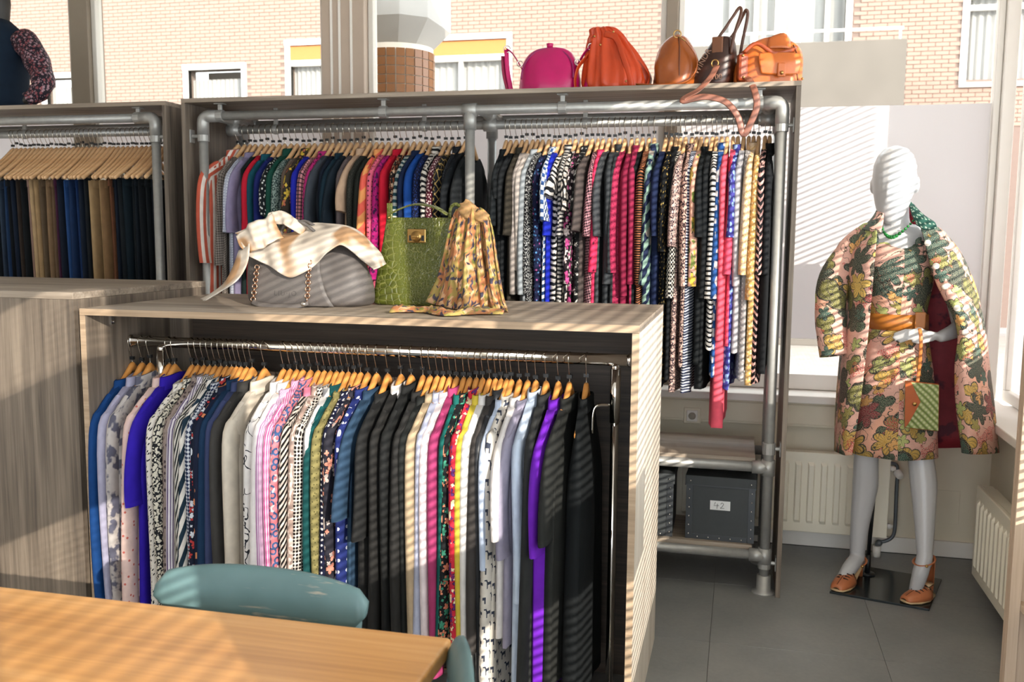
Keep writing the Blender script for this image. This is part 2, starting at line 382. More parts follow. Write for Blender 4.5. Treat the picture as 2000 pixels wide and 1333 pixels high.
def film_mat():
    b = NB('frosted_film'); tl = b.n('BsdfTranslucent', {0: (.77, .745, .745, 1)}); df = b.n('BsdfDiffuse', {0: (.77, .745, .745, 1)})
    mx = b.n('MixShader', {0: .45, 1: tl.outputs[0], 2: df.outputs[0]}); b.t.links.new(mx.outputs[0], b.out.inputs[0]); return b.m
GLASS, FILM = glass_mat(), film_mat()
MULL = plain('mullion_paint', '#8d8070', .55, 0, .04)
MULLW = plain('mullion_white', '#d9d4ca', .5, 0, .03)
bays = [(-4.98, -3.69), (-3.57, -2.16), (-1.92, -.388), (-.33, 1.10)]
for i, (a, c) in enumerate(bays):
    o = bpy.data.objects.new('window_%d' % (i + 1), None); COL.objects.link(o); struct(o); o.location = ((a + c) / 2, YB + .06, .76); h = (c - a) / 2
    bx('frame_bottom', WHITEP, o, -h, h, -.03, .03, 0, .075, .004); bx('frame_top', WHITEP, o, -h, h, -.03, .03, 2.05, 2.10, .004)
    bx('frame_side', WHITEP if i == 3 else MULLW, o, -h, -h + .028, -.03, .03, .0755, 2.0495, .004); bx('frame_side', WHITEP if i == 3 else MULLW, o, h - .028, h, -.03, .03, .0755, 2.0495, .004)
    bx('pane', GLASS, o, -h + .029, h - .029, -.003, .003, .076, 2.049, 0)
    bx('privacy_film', FILM, o, -h + .03, h - .03, -.0060, -.0042, .245, 1.34, 0, label='added white frosted film shading the lower side glass')
# mullions and the wide post between the bays
for nm, a, c, m in (('trim_5', -3.689, -3.571, MULL), ('trim_6', -.387, -.331, MULL), ('trim_7', 1.101, 1.155, WHITEP)):
    struct(bx(nm, m, None, a, c, YB + .0, YB + .14, .76, 2.86, .004))
post = struct(bx('trim_8', plain('post_beige', '#b9a796', .6, 0, .03), None, -2.159, -1.921, YB - .02, YB + .16, .76, 2.86, .005))
for xx in (-2.10, -2.055, -1.99): bx('joint_strip', WHITEP, post, xx - .006, xx + .006, YB - .028, YB - .0205, .77, 2.85, .001)
# right-hand glazing with venetian blinds (the light's way in)
o = bpy.data.objects.new('window_5', None); COL.objects.link(o); struct(o); o.location = (XR + .06, 0, .76)
for a, c in ((-3.1, -1.35), (-1.28, -.63), (-.26, .62), (.69, 2.85), (2.90, 4.13), (4.18, 4.60)):
    bx('pane', GLASS, o, -.003, .003, a, c, .05, 2.05, 0)
for y0 in (-3.18, -1.35, .62, 2.85, 4.13, 4.60): bx('frame_side', WHITEP, o, -.035, .035, y0, y0 + .05, .0505, 2.0495, .004)
bx('frame_bottom', WHITEP, o, -.035, .035, -3.2, 4.65, 0, .05, .004); bx('frame_top', WHITEP, o, -.035, .035, -3.2, 4.65, 2.05, 2.10, .004)
bx('privacy_film', FILM, o, -.0062, -.0044, 4.185, 4.595, .052, 2.04, 0, label='added white frosted film shading the lower side glass')
bx('privacy_film', FILM, o, -.0062, -.0044, 2.905, 4.125, .052, .40, 0, label='added white frosted film shading the lower side glass')  # unseen strip of film, added to keep low sun off the coat
struct(bx('added_shade_pier', CREAMP, None, XR - .05, XR + .12, -.62, -.27, .76, 2.86, .004))  # added pier out of view, blocks sun from part of table and shirts
struct(bx('added_shade_panel_low', WHITEP, None, XR + .10, XR + .14, -.265, 1.2, 1.22, 1.47, .003))  # added solid panel out of view, throws a shadow band across the shirts
struct(bx('added_shade_panel_high', WHITEP, None, XR + .10, XR + .14, -1.35, -.63, 2.06, 2.55, .003))  # added upper panel out of view, shades the lower left cabinet
SLAT = plain('blind_slat', '#e8e2d6', .45, 0, .02)
for k, (a, c) in enumerate(((-3.1, -1.33), (-1.28, -.635), (-.255, .63), (.69, 2.86), (2.90, 4.13))):
    t = thing('venetian_blind', ['cream venetian blind at the far left of the side glazing', 'cream venetian blind over the side window by the table', 'cream narrow venetian blind just past the added shading pier', 'cream venetian blind over the side window facing the front clothes unit', 'cream venetian blind over the side window nearest the dressed mannequin'][k], 'blind', (XR - .02, (a + c) / 2, .79), group='venetian blinds along the side glazing')
    h = (c - a) / 2 - .01; mb = MB()
    for s in range(72): mb.box(-.0125, .0125, -h, h, .04 + s * .0285, .0408 + s * .0285)
    mb.build('slats', SLAT, t, smooth=False, kind='stuff')
    bx('headrail', SLAT, t, -.015, .015, -h, h, 2.085, 2.12, .002); bx('bottom_rail', SLAT, t, -.0125, .0125, -h, h, 0.005, .02, .002)
    for q in (-.75, 0, .75): MB().tube([(-.0128, q * h, .01), (-.0128, q * h, 2.09)], .0009, 4).build('ladder_cord', SLAT, t)
# ------------------------------------------------------------ outside
def pave_mat():
    b = NB('street_paving'); c = b.coord('Object'); br = b.n('TexBrick', {'Vector': c, 'Color1': lin('#a39a90'), 'Color2': lin('#8d857c'), 'Mortar': lin('#6d6861'), 'Scale': 5.0, 'Mortar Size': .015}); return b.fin(br.outputs[0], .8)
struct(bx('pavement', pave_mat(), None, -40, 30, YB + .16, 40, -.3, -.13, 0))
FY = 17.0
fac = thing('brick_building', 'sunlit cream brick building across the street with white window frames', 'building', (-5, FY, -.13))
BRICKM = plain('cream_brick', '#93796b', .8, 0, .08, 6); MORT = plain('mortar', '#74635a', .9, 0, .05)
bw, bh, jt = .205, .058, .0105
wins = [(-14.1, -12.9, 3.0, 4.60), (-10.8, -9.62, 3.0, 4.66), (-8.58, -7.35, 3.0, 5.05), (-5.95, -4.28, 2.9, 5.02), (3.45, 4.9, 4.05, 5.9), (-1.35, 1.55, 2.9, 6.2)]
def clear(x, z):
    return not any(a - .13 < x < b_ + .13 and c - .05 < z < d + .04 for a, b_, c, d in wins)
xs = [-25, -14.1, -12.9, -10.8, -9.62, -8.58, -7.35, -5.95, -4.28, -1.35, 1.55, 3.45, 4.9, 14]
mb = MB()
for i in range(len(xs) - 1):
    z = 0.0
    hole = [w_ for w_ in wins if abs(w_[0] - xs[i]) < .01]
    segs = [(0, 9)] if not hole else [(0, hole[0][2]), (hole[0][3], 9)]
    for a, c in segs: mb.box(xs[i] + 5, xs[i + 1] + 5, .011, .3, a + .13, c + .13)
mb.build('wall', MORT, fac, smooth=False)
brm = MB().box(-bw / 2, bw / 2, -.004, .012, 0, bh).mesh('brick', BRICKM, False)
cand = []
zz = 3.3; r = 0
while zz < 6.6:
    xx = -16 + (r % 2) * (bw + jt) / 2
    while xx < 5.2:
        if clear(xx, zz + bh / 2): cand.append((xx, zz))
        xx += bw + jt
    zz += bh + jt; r += 1
cand.sort(key=lambda q: abs(q[0] + 2.7) + abs(q[1] - 4.75) * 1.6)
for x, z in cand[:300]: link('brick', brm, fac, loc=(x + 5, 0, z + .13 + R_.uniform(-.001, .001)))
mb = MB()
for x, z in cand[300:]: y = R_.uniform(-.003, .003); mb.box(x + 5 - bw / 2, x + 5 + bw / 2, -.004 + y, .012, z + .13, z + .13 + bh)
mb.build('brick_courses', BRICKM, fac, smooth=False, kind='stuff')
CURT = plain('net_curtain', '#9d9896', .9, 0, .05); FGL = plain('dim_window_glass', '#8e9196', .12, 0, .05, 2)
AWN = plain('orange_awning', '#c2703a', .8, 0, .05)
def fwin(k, a, c, z0, z1, awn=0.0, mull=(), bar=(), curtain=True):
    f = bpy.data.objects.new('window', None); COL.objects.link(f); f.parent = fac; f.location = (a + 5, 0, z0 + .13); W, H = c - a, z1 - z0
    mb = MB(); mb.box(-.1, W + .1, -.05, .12, H, H + .1).box(-.1, 0, -.02, .12, -.05, H).box(W, W + .1, -.02, .12, -.05, H).box(-.1, W + .1, -.06, .12, -.12, -.05)
    for q in mull: mb.box(q * W - .035, q * W + .035, .04, .12, 0, H - awn)
    for q in bar: mb.box(0, W, .04, .12, q * H - .04, q * H + .04)
    if awn: mb.box(0, W, .0, .12, H - awn - .1, H - awn)
    mb.build('window_frame', WHITEP, f, smooth=False)
    bx('pane', GLASS, f, 0.0, W, .075, .081, 0, H, 0)
    if awn: MB().box(0, W, .0, .1, H - awn, H - .02).build('awning', AWN, f, smooth=False)
    if curtain:
        rows = [[Vector((W * i / 60, .19 + .025 * math.sin(i * 1.3) + .01 * math.sin(i * 2.9), zq)) for i in range(61)] for zq in (0, H * .9)]
        MB().grid(rows).build('curtain', CURT, f)
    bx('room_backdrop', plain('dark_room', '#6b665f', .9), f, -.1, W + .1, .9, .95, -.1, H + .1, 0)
fwin(1, *wins[0]); fwin(2, *wins[1]); fwin(3, *wins[2], awn=.28); fwin(4, *wins[3], awn=.27, mull=(.47,)); fwin(5, *wins[4], mull=(), bar=(.62, .72)); fwin(6, *wins[5], mull=(.36, .5, .62, .9))
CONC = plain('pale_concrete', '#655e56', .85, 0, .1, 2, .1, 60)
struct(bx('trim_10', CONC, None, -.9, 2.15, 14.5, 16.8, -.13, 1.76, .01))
bal = thing('balcony', 'pale concrete balcony with white tube railing behind the orange satchel', 'balcony', (.6, 14.5, -.13))
BX0, BX1 = -1.5, 1.56
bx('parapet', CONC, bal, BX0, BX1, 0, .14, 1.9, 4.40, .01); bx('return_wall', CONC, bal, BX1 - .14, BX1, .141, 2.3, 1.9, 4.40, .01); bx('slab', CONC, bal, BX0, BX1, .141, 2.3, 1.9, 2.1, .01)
MB().tube([(BX0, .07, 4.56), (BX1 - .05, .07, 4.56)], .022, 8).build('handrail', WHITEP, bal)
for q in range(5): MB().tube([(BX0 + .25 + q * .68, .07, 4.40), (BX0 + .25 + q * .68, .07, 4.56)], .017, 6).build('railing_post', WHITEP, bal)
# round tiled column in front of the glass, with its concrete head
cl = thing('tiled_column', 'round bronze-tiled outdoor column under a white concrete head', 'column', (-2.06, 5.45, -.13))
MB().lathe([(.226, 0), (.226, 2.72)], 40).build('core', plain('tile_grout', '#d8cbbb', .8), cl)
TILEM = plain('bronze_tile', '#8a5a34', .25, 0, .3, 9)
rr = .23; nt = 26; tw = 2 * PI * rr / nt * .9; tmesh = MB().box(-tw / 2, tw / 2, -.004, .004, 0, .046).mesh('tile', TILEM, False)
for k in range(15):
    a = -PI + (k + .5) * 2 * PI / nt
    for q in range(9): link('tile', tmesh, cl, bevel=.0, loc=(rr * math.cos(a), rr * math.sin(a), 2.235 + q * .051), rot=(0, 0, a + PI / 2))
hp = [(-.24, -.28), (.13, -.28), (.26, -.16), (.26, .28), (-.24, .28)]
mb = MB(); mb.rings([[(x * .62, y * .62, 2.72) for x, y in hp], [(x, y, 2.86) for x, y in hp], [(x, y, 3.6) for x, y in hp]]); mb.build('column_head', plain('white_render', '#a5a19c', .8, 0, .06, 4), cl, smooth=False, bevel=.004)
# ------------------------------------------------------------ wall fittings
tr = thing('cable_trunking', 'cream cable trunking running along the wall below the window sill', 'trunking', (0, YB, .60))
bx('base', CREAMP, tr, -4.9, 1.0, -.085, -.0005, 0, .118, .002); bx('cover', CREAMP, tr, -4.9, .98, -.094, -.0855, .012, .105, .002)
sk = P(1352, 812, y=YB - .1); t = thing('wall_socket', 'cream double power socket set in the trunking above the shelf', 'socket', (sk.x, YB - .095, sk.z))
bx('plate', CREAMP, t, -.04, .04, -.012, 0, -.038, .038, .003)
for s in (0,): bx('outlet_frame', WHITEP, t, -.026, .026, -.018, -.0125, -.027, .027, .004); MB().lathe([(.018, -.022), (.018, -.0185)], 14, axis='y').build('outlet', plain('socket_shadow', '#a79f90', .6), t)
q = P(1840, 990, y=YB); bx_ = MB().box(-.075, .075, -.004, 0, -.08, .08).build('cover_plate', CREAMP, None, smooth=False, bevel=.002); bx_.location = (q.x, YB - .0005, q.z); tag(bx_, 'blank square cover plate on the wall behind the mannequin legs', 'plate')
ribm = {}
def radiator(label, loc, W, H, rotz):
    t = thing('radiator', label, 'radiator', loc, rotz)
    bx('panel', ENAMEL, t, 0, W, -.02, 0, 0, H, .004); bx('rear_panel', ENAMEL, t, .01, W - .01, .04, .055, 0.01, H - .01, .004); bx('top_grille', ENAMEL, t, 0.001, W - .001, .001, .0395, H - .012, H - .002, .001)
    n = int((W - .06) / .058); key = round(H, 2)
    if key not in ribm:
        prof = [(-.016, 0), (-.010, -.011), (.010, -.011), (.016, 0)]
        ribm[key] = MB().rings([[(x, 0, .045) for x, y in prof], [(x, y, .06) for x, y in prof], [(x, y, H - .06) for x, y in prof], [(x, 0, H - .045) for x, y in prof]], closed=False, flip=True).mesh('rib', ENAMEL, False)
    for k in range(n): link('rib', ribm[key], t, loc=(.03 + .029 + k * .058, -.0203, 0))
    for zz in (.06, H - .07): bx('wall_bracket', ENAMEL, t, W * .3, W * .3 + .03, .0555, .118, zz, zz + .03, .002); 
    for zz in (.05, H - .06): MB().lathe([(.013, W), (.013, W + .02), (.009, W + .021), (.009, W + .028)], 10, c=(0, .015, zz), axis='x').build('plug', WHITEP, t)
    return t
radiator('ribbed cream radiator on the back wall behind the mannequin', (-.75, YB - .12, .105), 1.45, .385, 0)
rt = radiator('ribbed cream radiator on the side wall below the corner sill', (XR - .135, 4.22, .07), 1.2, .39, -PI / 2)
MB().lathe([(.016, -.05), (.02, -.045), (.02, -.004), (.012, -.003), (.012, 0)], 12, c=(0, .01, .33), axis='x').build('valve_knob', WHITEP, rt)
pp = thing('radiator_pipe', 'grey heating pipe with white valve beside the mannequin stand', 'pipe', (0, 0, 0))
yq = YB - .09
pts = [P(1735, 905, y=yq), P(1750, 908, y=yq), P(1753, 925, y=yq), P(1751, 960, y=yq), P(1748, 1030, y=yq), P(1742, 1050, y=yq), P(1728, 1058, y=yq), P(1714, 1060, y=yq), P(1712, 1070, y=yq), P(1711, 1085, y=yq)]
MB().tube(catmull(pts, 4), .0085, 8).build('pipe', plain('grey_pipe', '#5f6468', .4, .3), pp)
pv = P(1754, 925, y=yq); MB().lathe([(.017, -.05), (.017, -.012), (.02, -.01), (.02, .012)], 12, c=pv, axis='y').build('valve', WHITEP, pp)
pe = P(1717, 1061, y=yq); MB().sphere(pe, .016).build('elbow', plain('grey_pipe', '#5f6468'), pp); pc = P(1711, 1087, y=yq); MB().lathe([(.02, 0), (.019, .05), (.012, .052)], 12, c=(pc.x, pc.y, 0)).build('floor_collar', WHITEP, pp)
# panel unit at the right-hand edge
ur = thing('shelf_unit', 'pale wood shelving unit at the right edge near the side radiator', 'shelf unit', (.80, 2.95, 0))
PALEW = wood('pale_laminate', 2, '#a8917a', '#c2ab94', '#d2bda7', knots=False)
bx('back_panel', PALEW, ur, .0, .32, 0, .018, 0, 1.22, .001); bx('stile', PALEW, ur, 0, .03, -.03, -.0005, 0, 1.22, .001); bx('shelf', PALEW, ur, .031, .32, -.30, -.0005, .41, .43, .001); bx('top', PALEW, ur, .031, .32, -.30, -.0005, 1.2, 1.22, .001)
# ------------------------------------------------------------ racks of pipe and laminate
PR = .021
def fit_t(mb, c, axis, L=.058, r=.0285): # sleeve along an axis
    c = Vector(c); a = {'x': Vector((1, 0, 0)), 'y': Vector((0, 1, 0)), 'z': Vector((0, 0, 1))}[axis] * L / 2
    mb.tube([c - a, c + a], r, 14)
def pipe_rack(label, x0, x1, posts, ztop, shelf=None, low=True):
    base = Vector(((x0 + x1) / 2, 4.15, 0)); t = thing('garment_rack', label, 'clothes rack', base)
    L = lambda x, y, z: Vector((x, y, z)) - base
    def b_(name, mat, a, c, bev=.001):
        q0, q1 = L(*a), L(*c); bx(name, mat, t, q0.x, q1.x, q0.y, q1.y, q0.z, q1.z, bev)
    yf, yk = 3.96, 4.33; zp = 2.026; zh = zp - .043; yh = 4.15
    b_('top_board', W_X, (x0, 3.91, ztop - .019), (x1, 4.40, ztop)); b_('side_panel', W_Z, (x0, 3.91, 0), (x0 + .019, 4.40, ztop - .0195)); b_('side_panel', W_Z, (x1 - .019, 3.91, 0), (x1, 4.40, ztop - .0195))
    for i, xp in enumerate(posts):
        for yy in (yf, yk):
            end = i in (0, len(posts) - 1)
            MB().tube([L(xp, yy, .012), L(xp, yy, zp)], PR, 14).build('post', STEEL, t)
            MB().lathe([(.048, 0), (.048, .006), (.03, .012), (.029, .075), (.0215, .077)], 20, c=L(xp, yy, 0)).build('floor_flange', STEEL, t)
            mb = MB()
            if end:
                sx = 1 if i == 0 else -1
                pts = [L(xp, yy, zp - .085), L(xp, yy, zp - .03)] + [L(xp + sx * .028 * (1 - math.cos(a)), yy, zp - .028 + .028 * math.sin(a)) for a in (.4, .8, 1.2, PI / 2)] + [L(xp + sx * .075, yy, zp)]
                mb.tube(pts, .0275, 14)
            else:
                fit_t(mb, L(xp, yy, zp), 'x', .06, .029); mb.tube([L(xp, yy, zp), L(xp, yy, zp - .085)], .0275, 14)
            mb.build('pipe_fitting', STEEL, t)
        mb = MB(); mb.tube([L(xp + (.05 if i == 0 else .04 if i < len(posts) - 1 else -.05), yf, zp), L(xp + (.05 if i == 0 else .04 if i < len(posts) - 1 else -.05), yk, zp)], PR, 14); mb.build('cross_pipe', STEEL, t)
        xc = xp + (.05 if i == 0 else .04 if i < len(posts) - 1 else -.05)
        mb = MB(); fit_t(mb, L(xc, yh, zp), 'y', .06); fit_t(mb, L(xc, yh, zh), 'x', .06); mb.build('crossover_fitting', STEEL, t)
    for yy in (yf, yk): MB().tube([L(posts[0] + .03, yy, zp), L(posts[-1] - .03, yy, zp)], PR, 14).build('top_pipe', STEEL, t)
    MB().tube([L(posts[0] + .03, yh, zh), L(posts[-1] - .015, yh, zh)], PR * .95, 14).build('hanging_rail', STEEL, t)
    # I-shaped brackets between pipe and board
    n = 4 if len(posts) > 2 else 3
    for k in range(n):
        xb = posts[0] + .09 + (posts[-1] - posts[0] - .18) * k / (n - 1)
        if abs(xb - posts[len(posts) // 2]) < .06: xb += .1
        mb = MB(); q = L(xb, yf, 0); mb.box(q.x - .022, q.x + .022, q.y - .02, q.y + .02, ztop - .0245, ztop - .0195).box(q.x - .01, q.x + .01, q.y - .006, q.y + .006, zp + .02, ztop - .0245); fit_t(mb, L(xb, yf, zp), 'x', .036, .027); mb.build('board_bracket', STEEL, t, smooth=False, bevel=.002)
    for k in range(n):
        xb = posts[0] + .27 + (posts[-1] - posts[0] - .35) * k / (n - 1)
        mb = MB(); q = L(xb, yh, 0); mb.box(q.x - .01, q.x + .01, q.y - .006, q.y + .006, zh + .02, ztop - .0195); fit_t(mb, L(xb, yh, zh), 'x', .02, .0245); mb.build('rail_hanger', STEEL, t, smooth=False, bevel=.002)
    for sx, xp, xw in ((-1, posts[0], x0 + .019), (1, posts[-1], x1 - .019)):
        for zz in (zp - .09, .62, .13):
            a = L(xp, yf, zz); c = L(xw, yf, zz); mb = MB(); fit_t(mb, a, 'z', .05, .027); mb.tube([a, c - Vector((sx * .003, 0, 0))], .009, 8); mb.box(min(c.x, c.x - sx * .005), max(c.x, c.x - sx * .005), c.y - .02, c.y + .02, c.z - .03, c.z + .03); mb.build('side_clamp', STEEL, t, smooth=False, bevel=.002)
    if shelf:
        xa, xb = shelf
        for zz, yb in ((.573, 4.40), (.195, 4.34)):
            b_('shelf', W_X, (xa, 3.975, zz - .02), (xb, yb, zz))
            MB().tube([L(xa - .1, yf, zz - .035), L(xb + .04, yf, zz - .035)], PR, 14).build('shelf_pipe', STEEL, t); MB().tube([L(xa - .1, yk, zz - .045), L(xb + .04, yk, zz - .045)], PR, 14).build('shelf_pipe', STEEL, t)
            mb = MB(); fit_t(mb, L(posts[-1], yf, zz - .035), 'z', .065, .028); mb.tube([L(posts[-1] - .065, yf, zz - .035), L(posts[-1], yf, zz - .035)], .0275, 14); mb.build('pipe_fitting', STEEL, t)
    return t
pipe_rack('long pipe-framed clothes rack packed with tops and dresses', -2.525, .204, (-2.445, -1.158, .138), 2.102, (-1.05, .085))
pipe_rack('pipe-framed clothes rack of trousers at the left', -4.75, -2.606, (-4.66, -2.695), 2.094)
RZ, RY = 1.983, 4.15
# low clothes unit in the middle
GX0, GX1, GY0, GY1, GZ = -2.055, -.266, 2.58, 3.38, 1.25
gd = thing('display_unit', 'low driftwood display unit with open front for hanging shirts', 'display unit', ((GX0 + GX1) / 2, (GY0 + GY1) / 2, 0))
hx, hy = (GX1 - GX0) / 2, (GY1 - GY0) / 2
bx('top_board', W_X, gd, -hx, hx, -hy, hy, GZ - .022, GZ, .001); bx('edge_strip', EDGE, gd, -hx, hx, -hy - .0012, -hy - .0001, GZ - .0215, GZ - .0005, 0)
bx('side_panel', W_Z, gd, -hx, -hx + .02, -hy, hy, 0, GZ - .0225, .001)
bx('side_panel', wood('pale_side_laminate', 2, '#a89b8b', '#c9bfb2', '#dcd4c8', knots=False), gd, hx - .02, hx, -hy, hy, 0, GZ - .0225, .001)
bx('edge_strip', EDGE, gd, -hx, -hx + .02, -hy - .0012, -hy - .0001, 0, GZ - .0225, 0); bx('edge_strip', EDGE, gd, hx - .02, hx, -hy - .0012, -hy - .0001, 0, GZ - .0225, 0)
bx('back_panel', W_DK, gd, -hx + .0205, hx - .0205, .08, .10, 0, GZ - .0225, .001)
bx('corner_stile', W_Z, gd, -hx + .0205, -hx + .10, .055, .0795, 0, GZ - .0225, .001)
mb = MB(); mb.box(-hx + .0205, -hx + .026, -hy + .12, -hy + .135, GZ - .062, GZ - .0225); mb.sphere((-hx + .028, -hy + .128, GZ - .052), .005); mb.build('shelf_bracket', CHROME, gd, smooth=False)
# chrome rail stand inside it
rs = thing('rail_stand', 'chrome height-adjustable rail stand inside the low display unit', 'rail stand', (-1.16, 2.80, 0))
FRX0, FRX1, FRY, FRZ = -2.03, -.315, 2.80, 1.122
mb = MB()
for a in (0,): mb.tube([(FRX0 + 1.16, 0, FRZ), (FRX1 + 1.16, 0, FRZ)], .0105, 12, flat=1.75, up=(0, 0, 1)); mb.build('rail', CHROME, rs)
for xx in (FRX0, FRX1): mb = MB(); mb.tube([(xx + 1.16 - .004, 0, FRZ), (xx + 1.16 + .004, 0, FRZ)], .011, 12, flat=1.9, up=(0, 0, 1)); mb.build('end_cap', CHROME, rs)
for xx in (-1.915, -.358):
    q = xx + 1.16
    MB().tube([(q, 0, .03), (q, 0, .93)], .0125, 12).build('upright', CHROME, rs); MB().tube([(q, 0, .93), (q, 0, 1.095)], .016, 12).build('upper_sleeve', CHROME, rs); MB().sphere((q, 0, 1.10), .0145).build('joint', CHROME, rs)
    MB().tube(catmull([(q - .015, -.012, .985), (q - .05, -.03, .985), (q - .062, -.035, .96), (q - .064, -.035, .90)], 4), .005, 8).build('lever', CHROME, rs)
    bx('foot', CHROME, rs, q - .02, q + .02, -.17, .13, 0, .03, .004)
bx('foot_bar', CHROME, rs, -1.915 + 1.16, -.358 + 1.16, .10, .125, .005, .028, .004)
# neighbouring unit seen from its closed back
cb = thing('display_unit', 'plain vertical-grain wooden unit at the left beside the shirts', 'display unit', (-2.85, 2.95, 0))
bx('back_board', W_Z, cb, -.77, .772, -.37, -.35, 0, 1.277, .001); bx('top_board', W_X, cb, -.77, .772, -.37, .4, 1.2775, 1.30, .001); bx('side_panel', W_Z, cb, .752, .772, -.3495, .4, 0, 1.277, .001); bx('side_panel', W_Z, cb, -.77, -.75, -.3495, .4, 0, 1.277, .001)
# ------------------------------------------------------------ hangers
def hook_pts(r, drop):
    c = [(0, r * math.cos(a) , r * math.sin(a)) for a in [PI * (-.12 + 1.12 * k / 10) for k in range(11)]]
    c = [(0, -y, z) for _, y, z in c][::-1]
    # start behind the rail, over the top, down the front and back under to the neck
    return [(0, y, z) for _, y, z in c]
def armz(y, wt): return -wt + .0177 - .17 * (math.sqrt(y * y + .0001) / .205) ** .75
def hanger_meshes(r, wt, mat, arm=.215, fall=.085, clips=False):
    over = [(0, r * math.cos(a), r * math.sin(a)) for a in [-.25 + (PI + .25) * k / 9 for k in range(10)]]
    pts = over + [(0, -r * .95, -r * .5), (0, -r * .45, -r - (wt - r) * .35), (0, 0, -wt + .012), (0, 0, -wt - .01)]
    hook = MB().tube(catmull(pts, 2), .0016, 5).mesh('hook', WIRE)
    clip = MB().box(-.008, .008, -.005, .005, -wt + .004, -wt + .015).mesh('size_marker', BLACKP, False)
    ys = [-1, -.96, -.85, -.65, -.48, -.32, -.2, -.12, -.06, 0, .06, .12, .2, .32, .48, .65, .85, .96, 1]; rings = []
    for q in ys:
        a = abs(q); y = q * arm
        hgt = .0115 + .004 * (1 - a) if a < .98 else .006; th = .0065 + .0025 * (1 - a) if a < .98 else .005
        z = armz(y, wt) - hgt
        xb = -.006 * a * a
        rings.append([(xb + th * sup(math.cos(t), .8), y, z + hgt * sup(math.sin(t), .8)) for t in [2 * PI * k / 10 for k in range(10)]])
    woodm = MB().rings(rings).mesh('wooden_arms', mat)
    out = [('hook', hook), ('size_marker', clip), ('wooden_arms', woodm)]
    if clips:
        fall = .15; bar = MB().tube([(0, -arm * .82, -wt - fall), (0, arm * .82, -wt - fall)], .0018, 6).mesh('clip_bar', WIRE); out.append(('clip_bar', bar))
        for s in (-1, 1):
            m = MB(); m.box(-.008, .008, s * arm * .62 - .014, s * arm * .62 + .014, -wt - fall - .028, -wt - fall + .006); out.append(('clip', m.mesh('clip', WIRE, False)))
    return out
HM_F = hanger_meshes(.0195, .072, HANGW, arm=.165)
HM_B = hanger_meshes(.0225, .066, HANGW2, arm=.16)
HM_T = hanger_meshes(.0225, .066, HANGW2, arm=.215, fall=.10, clips=True)
def hanger(ms, loc, rz, label, group, lift=0.0):
    t = thing('clothes_hanger', label, 'hanger', loc, rz, group)
    for nm, me in ms: link(nm, me, t, loc=(0, 0, R_.choice([0, 0, .003, .006, .012])) if nm == 'size_marker' else None)
    return t
# ------------------------------------------------------------ garments
def body_mesh(L, w0, flare, th, drop, seed, neck=.062, folds=.006, hemwave=.01, wt=.072, M=15, N=16):
    rg = random.Random(seed); ph = [rg.uniform(0, 6.28) for _ in range(4)]; rings = []
    nf = rg.uniform(2.2, 4.2)
    def zs(y):
        a = abs(y); e = armz(max(a, neck), wt) + .007 - drop
        return e - (.03 * (1 - (a / neck) ** 2) if a < neck else 0)
    for i in range(M):
        d = (i / (M - 1)) ** .9; w_ = w0 + flare * d; ring = []
        env = min(1.0, d * 4)
        t = (.0105 + (th - .0105) * min(1, d * 5)) * (1 + .25 * d)
        for side in (1, -1):
            for j in range(N):
                s = -1 + 2 * (j + .5) / N
                if side < 0: s = -s
                y = w_ * math.sin(s * PI / 2) ** 1 if abs(s) > .0 else 0.0
                y0 = y * w0 / w_
                z = zs(y0) * (1 - d) + (-L - hemwave * math.sin(3 * s + ph[0]) - .012 * (s < 0) * abs(s)) * d
                x = side * t * max(.12, (1 - abs(s) ** 5)) + env * folds * (math.sin(nf * s * 2 + ph[1] + d * .8) + .5 * math.sin(nf * 4.3 * s + ph[2] + d)) + side * env * folds * .35 * math.sin(7 * s + ph[3])
                ring.append((x, y, z))
        rings.append(ring)
    mb = MB().rings(rings, True, False, True, flip=True)
    return mb.add(rings[0], [(j, j + 1, 2 * N - 2 - j, 2 * N - 1 - j) for j in range(N - 1)])
def sleeve_mesh(sl, side, w0, drop, wt, seed, ry=.05, rx=.017, lean=.03):
    rg = random.Random(seed + 11 * side); ph = rg.uniform(0, 6); ln = lean * rg.uniform(.5, 1.2) * (1.7 if sl < .4 else 1); zt = lambda y: armz(y, wt) + .005 - drop
    y1 = w0 * .90; ze = zt(y1) - sl
    ctrl = [(y1 * .62, zt(y1 * .62) - .026), (y1 * .88, zt(y1 * .88) - .042), (y1 + ln * .35, zt(y1) - .085), (y1 + ln * .8, zt(y1) - .5 * sl - .03), (y1 + ln, ze)]
    pts = catmull([(0, side * a_, b_) for a_, b_ in ctrl], 4); m = len(pts); rings = []
    for i, p in enumerate(pts):
        d = i / (m - 1); t = (pts[min(i + 1, m - 1)] - pts[max(i - 1, 0)]).normalized(); nn = Vector((0, -t.z, t.y)) * side
        a = (.030 + (ry - .030) * min(1, d * 2.6)) * (1.0 - .25 * d if sl > .4 else 1.0 + .15 * d); b = rx * (.75 + .35 * min(1, d * 2.5)) * (1 - .12 * d); x0 = .007 * math.sin(d * 4 + ph) * d - .003
        wob = Vector((0, side * .008 * math.sin(d * 7 + ph) * d, 0))
        rings.append([p + wob + nn * a * math.cos(q) + Vector((x0 + b * (1 + .16 * math.sin(3 * q + ph + d * 5)) * math.sin(q), 0, 0)) for q in [2 * PI * k / 12 for k in range(12)]])
    return MB().rings(rings, flip=True)
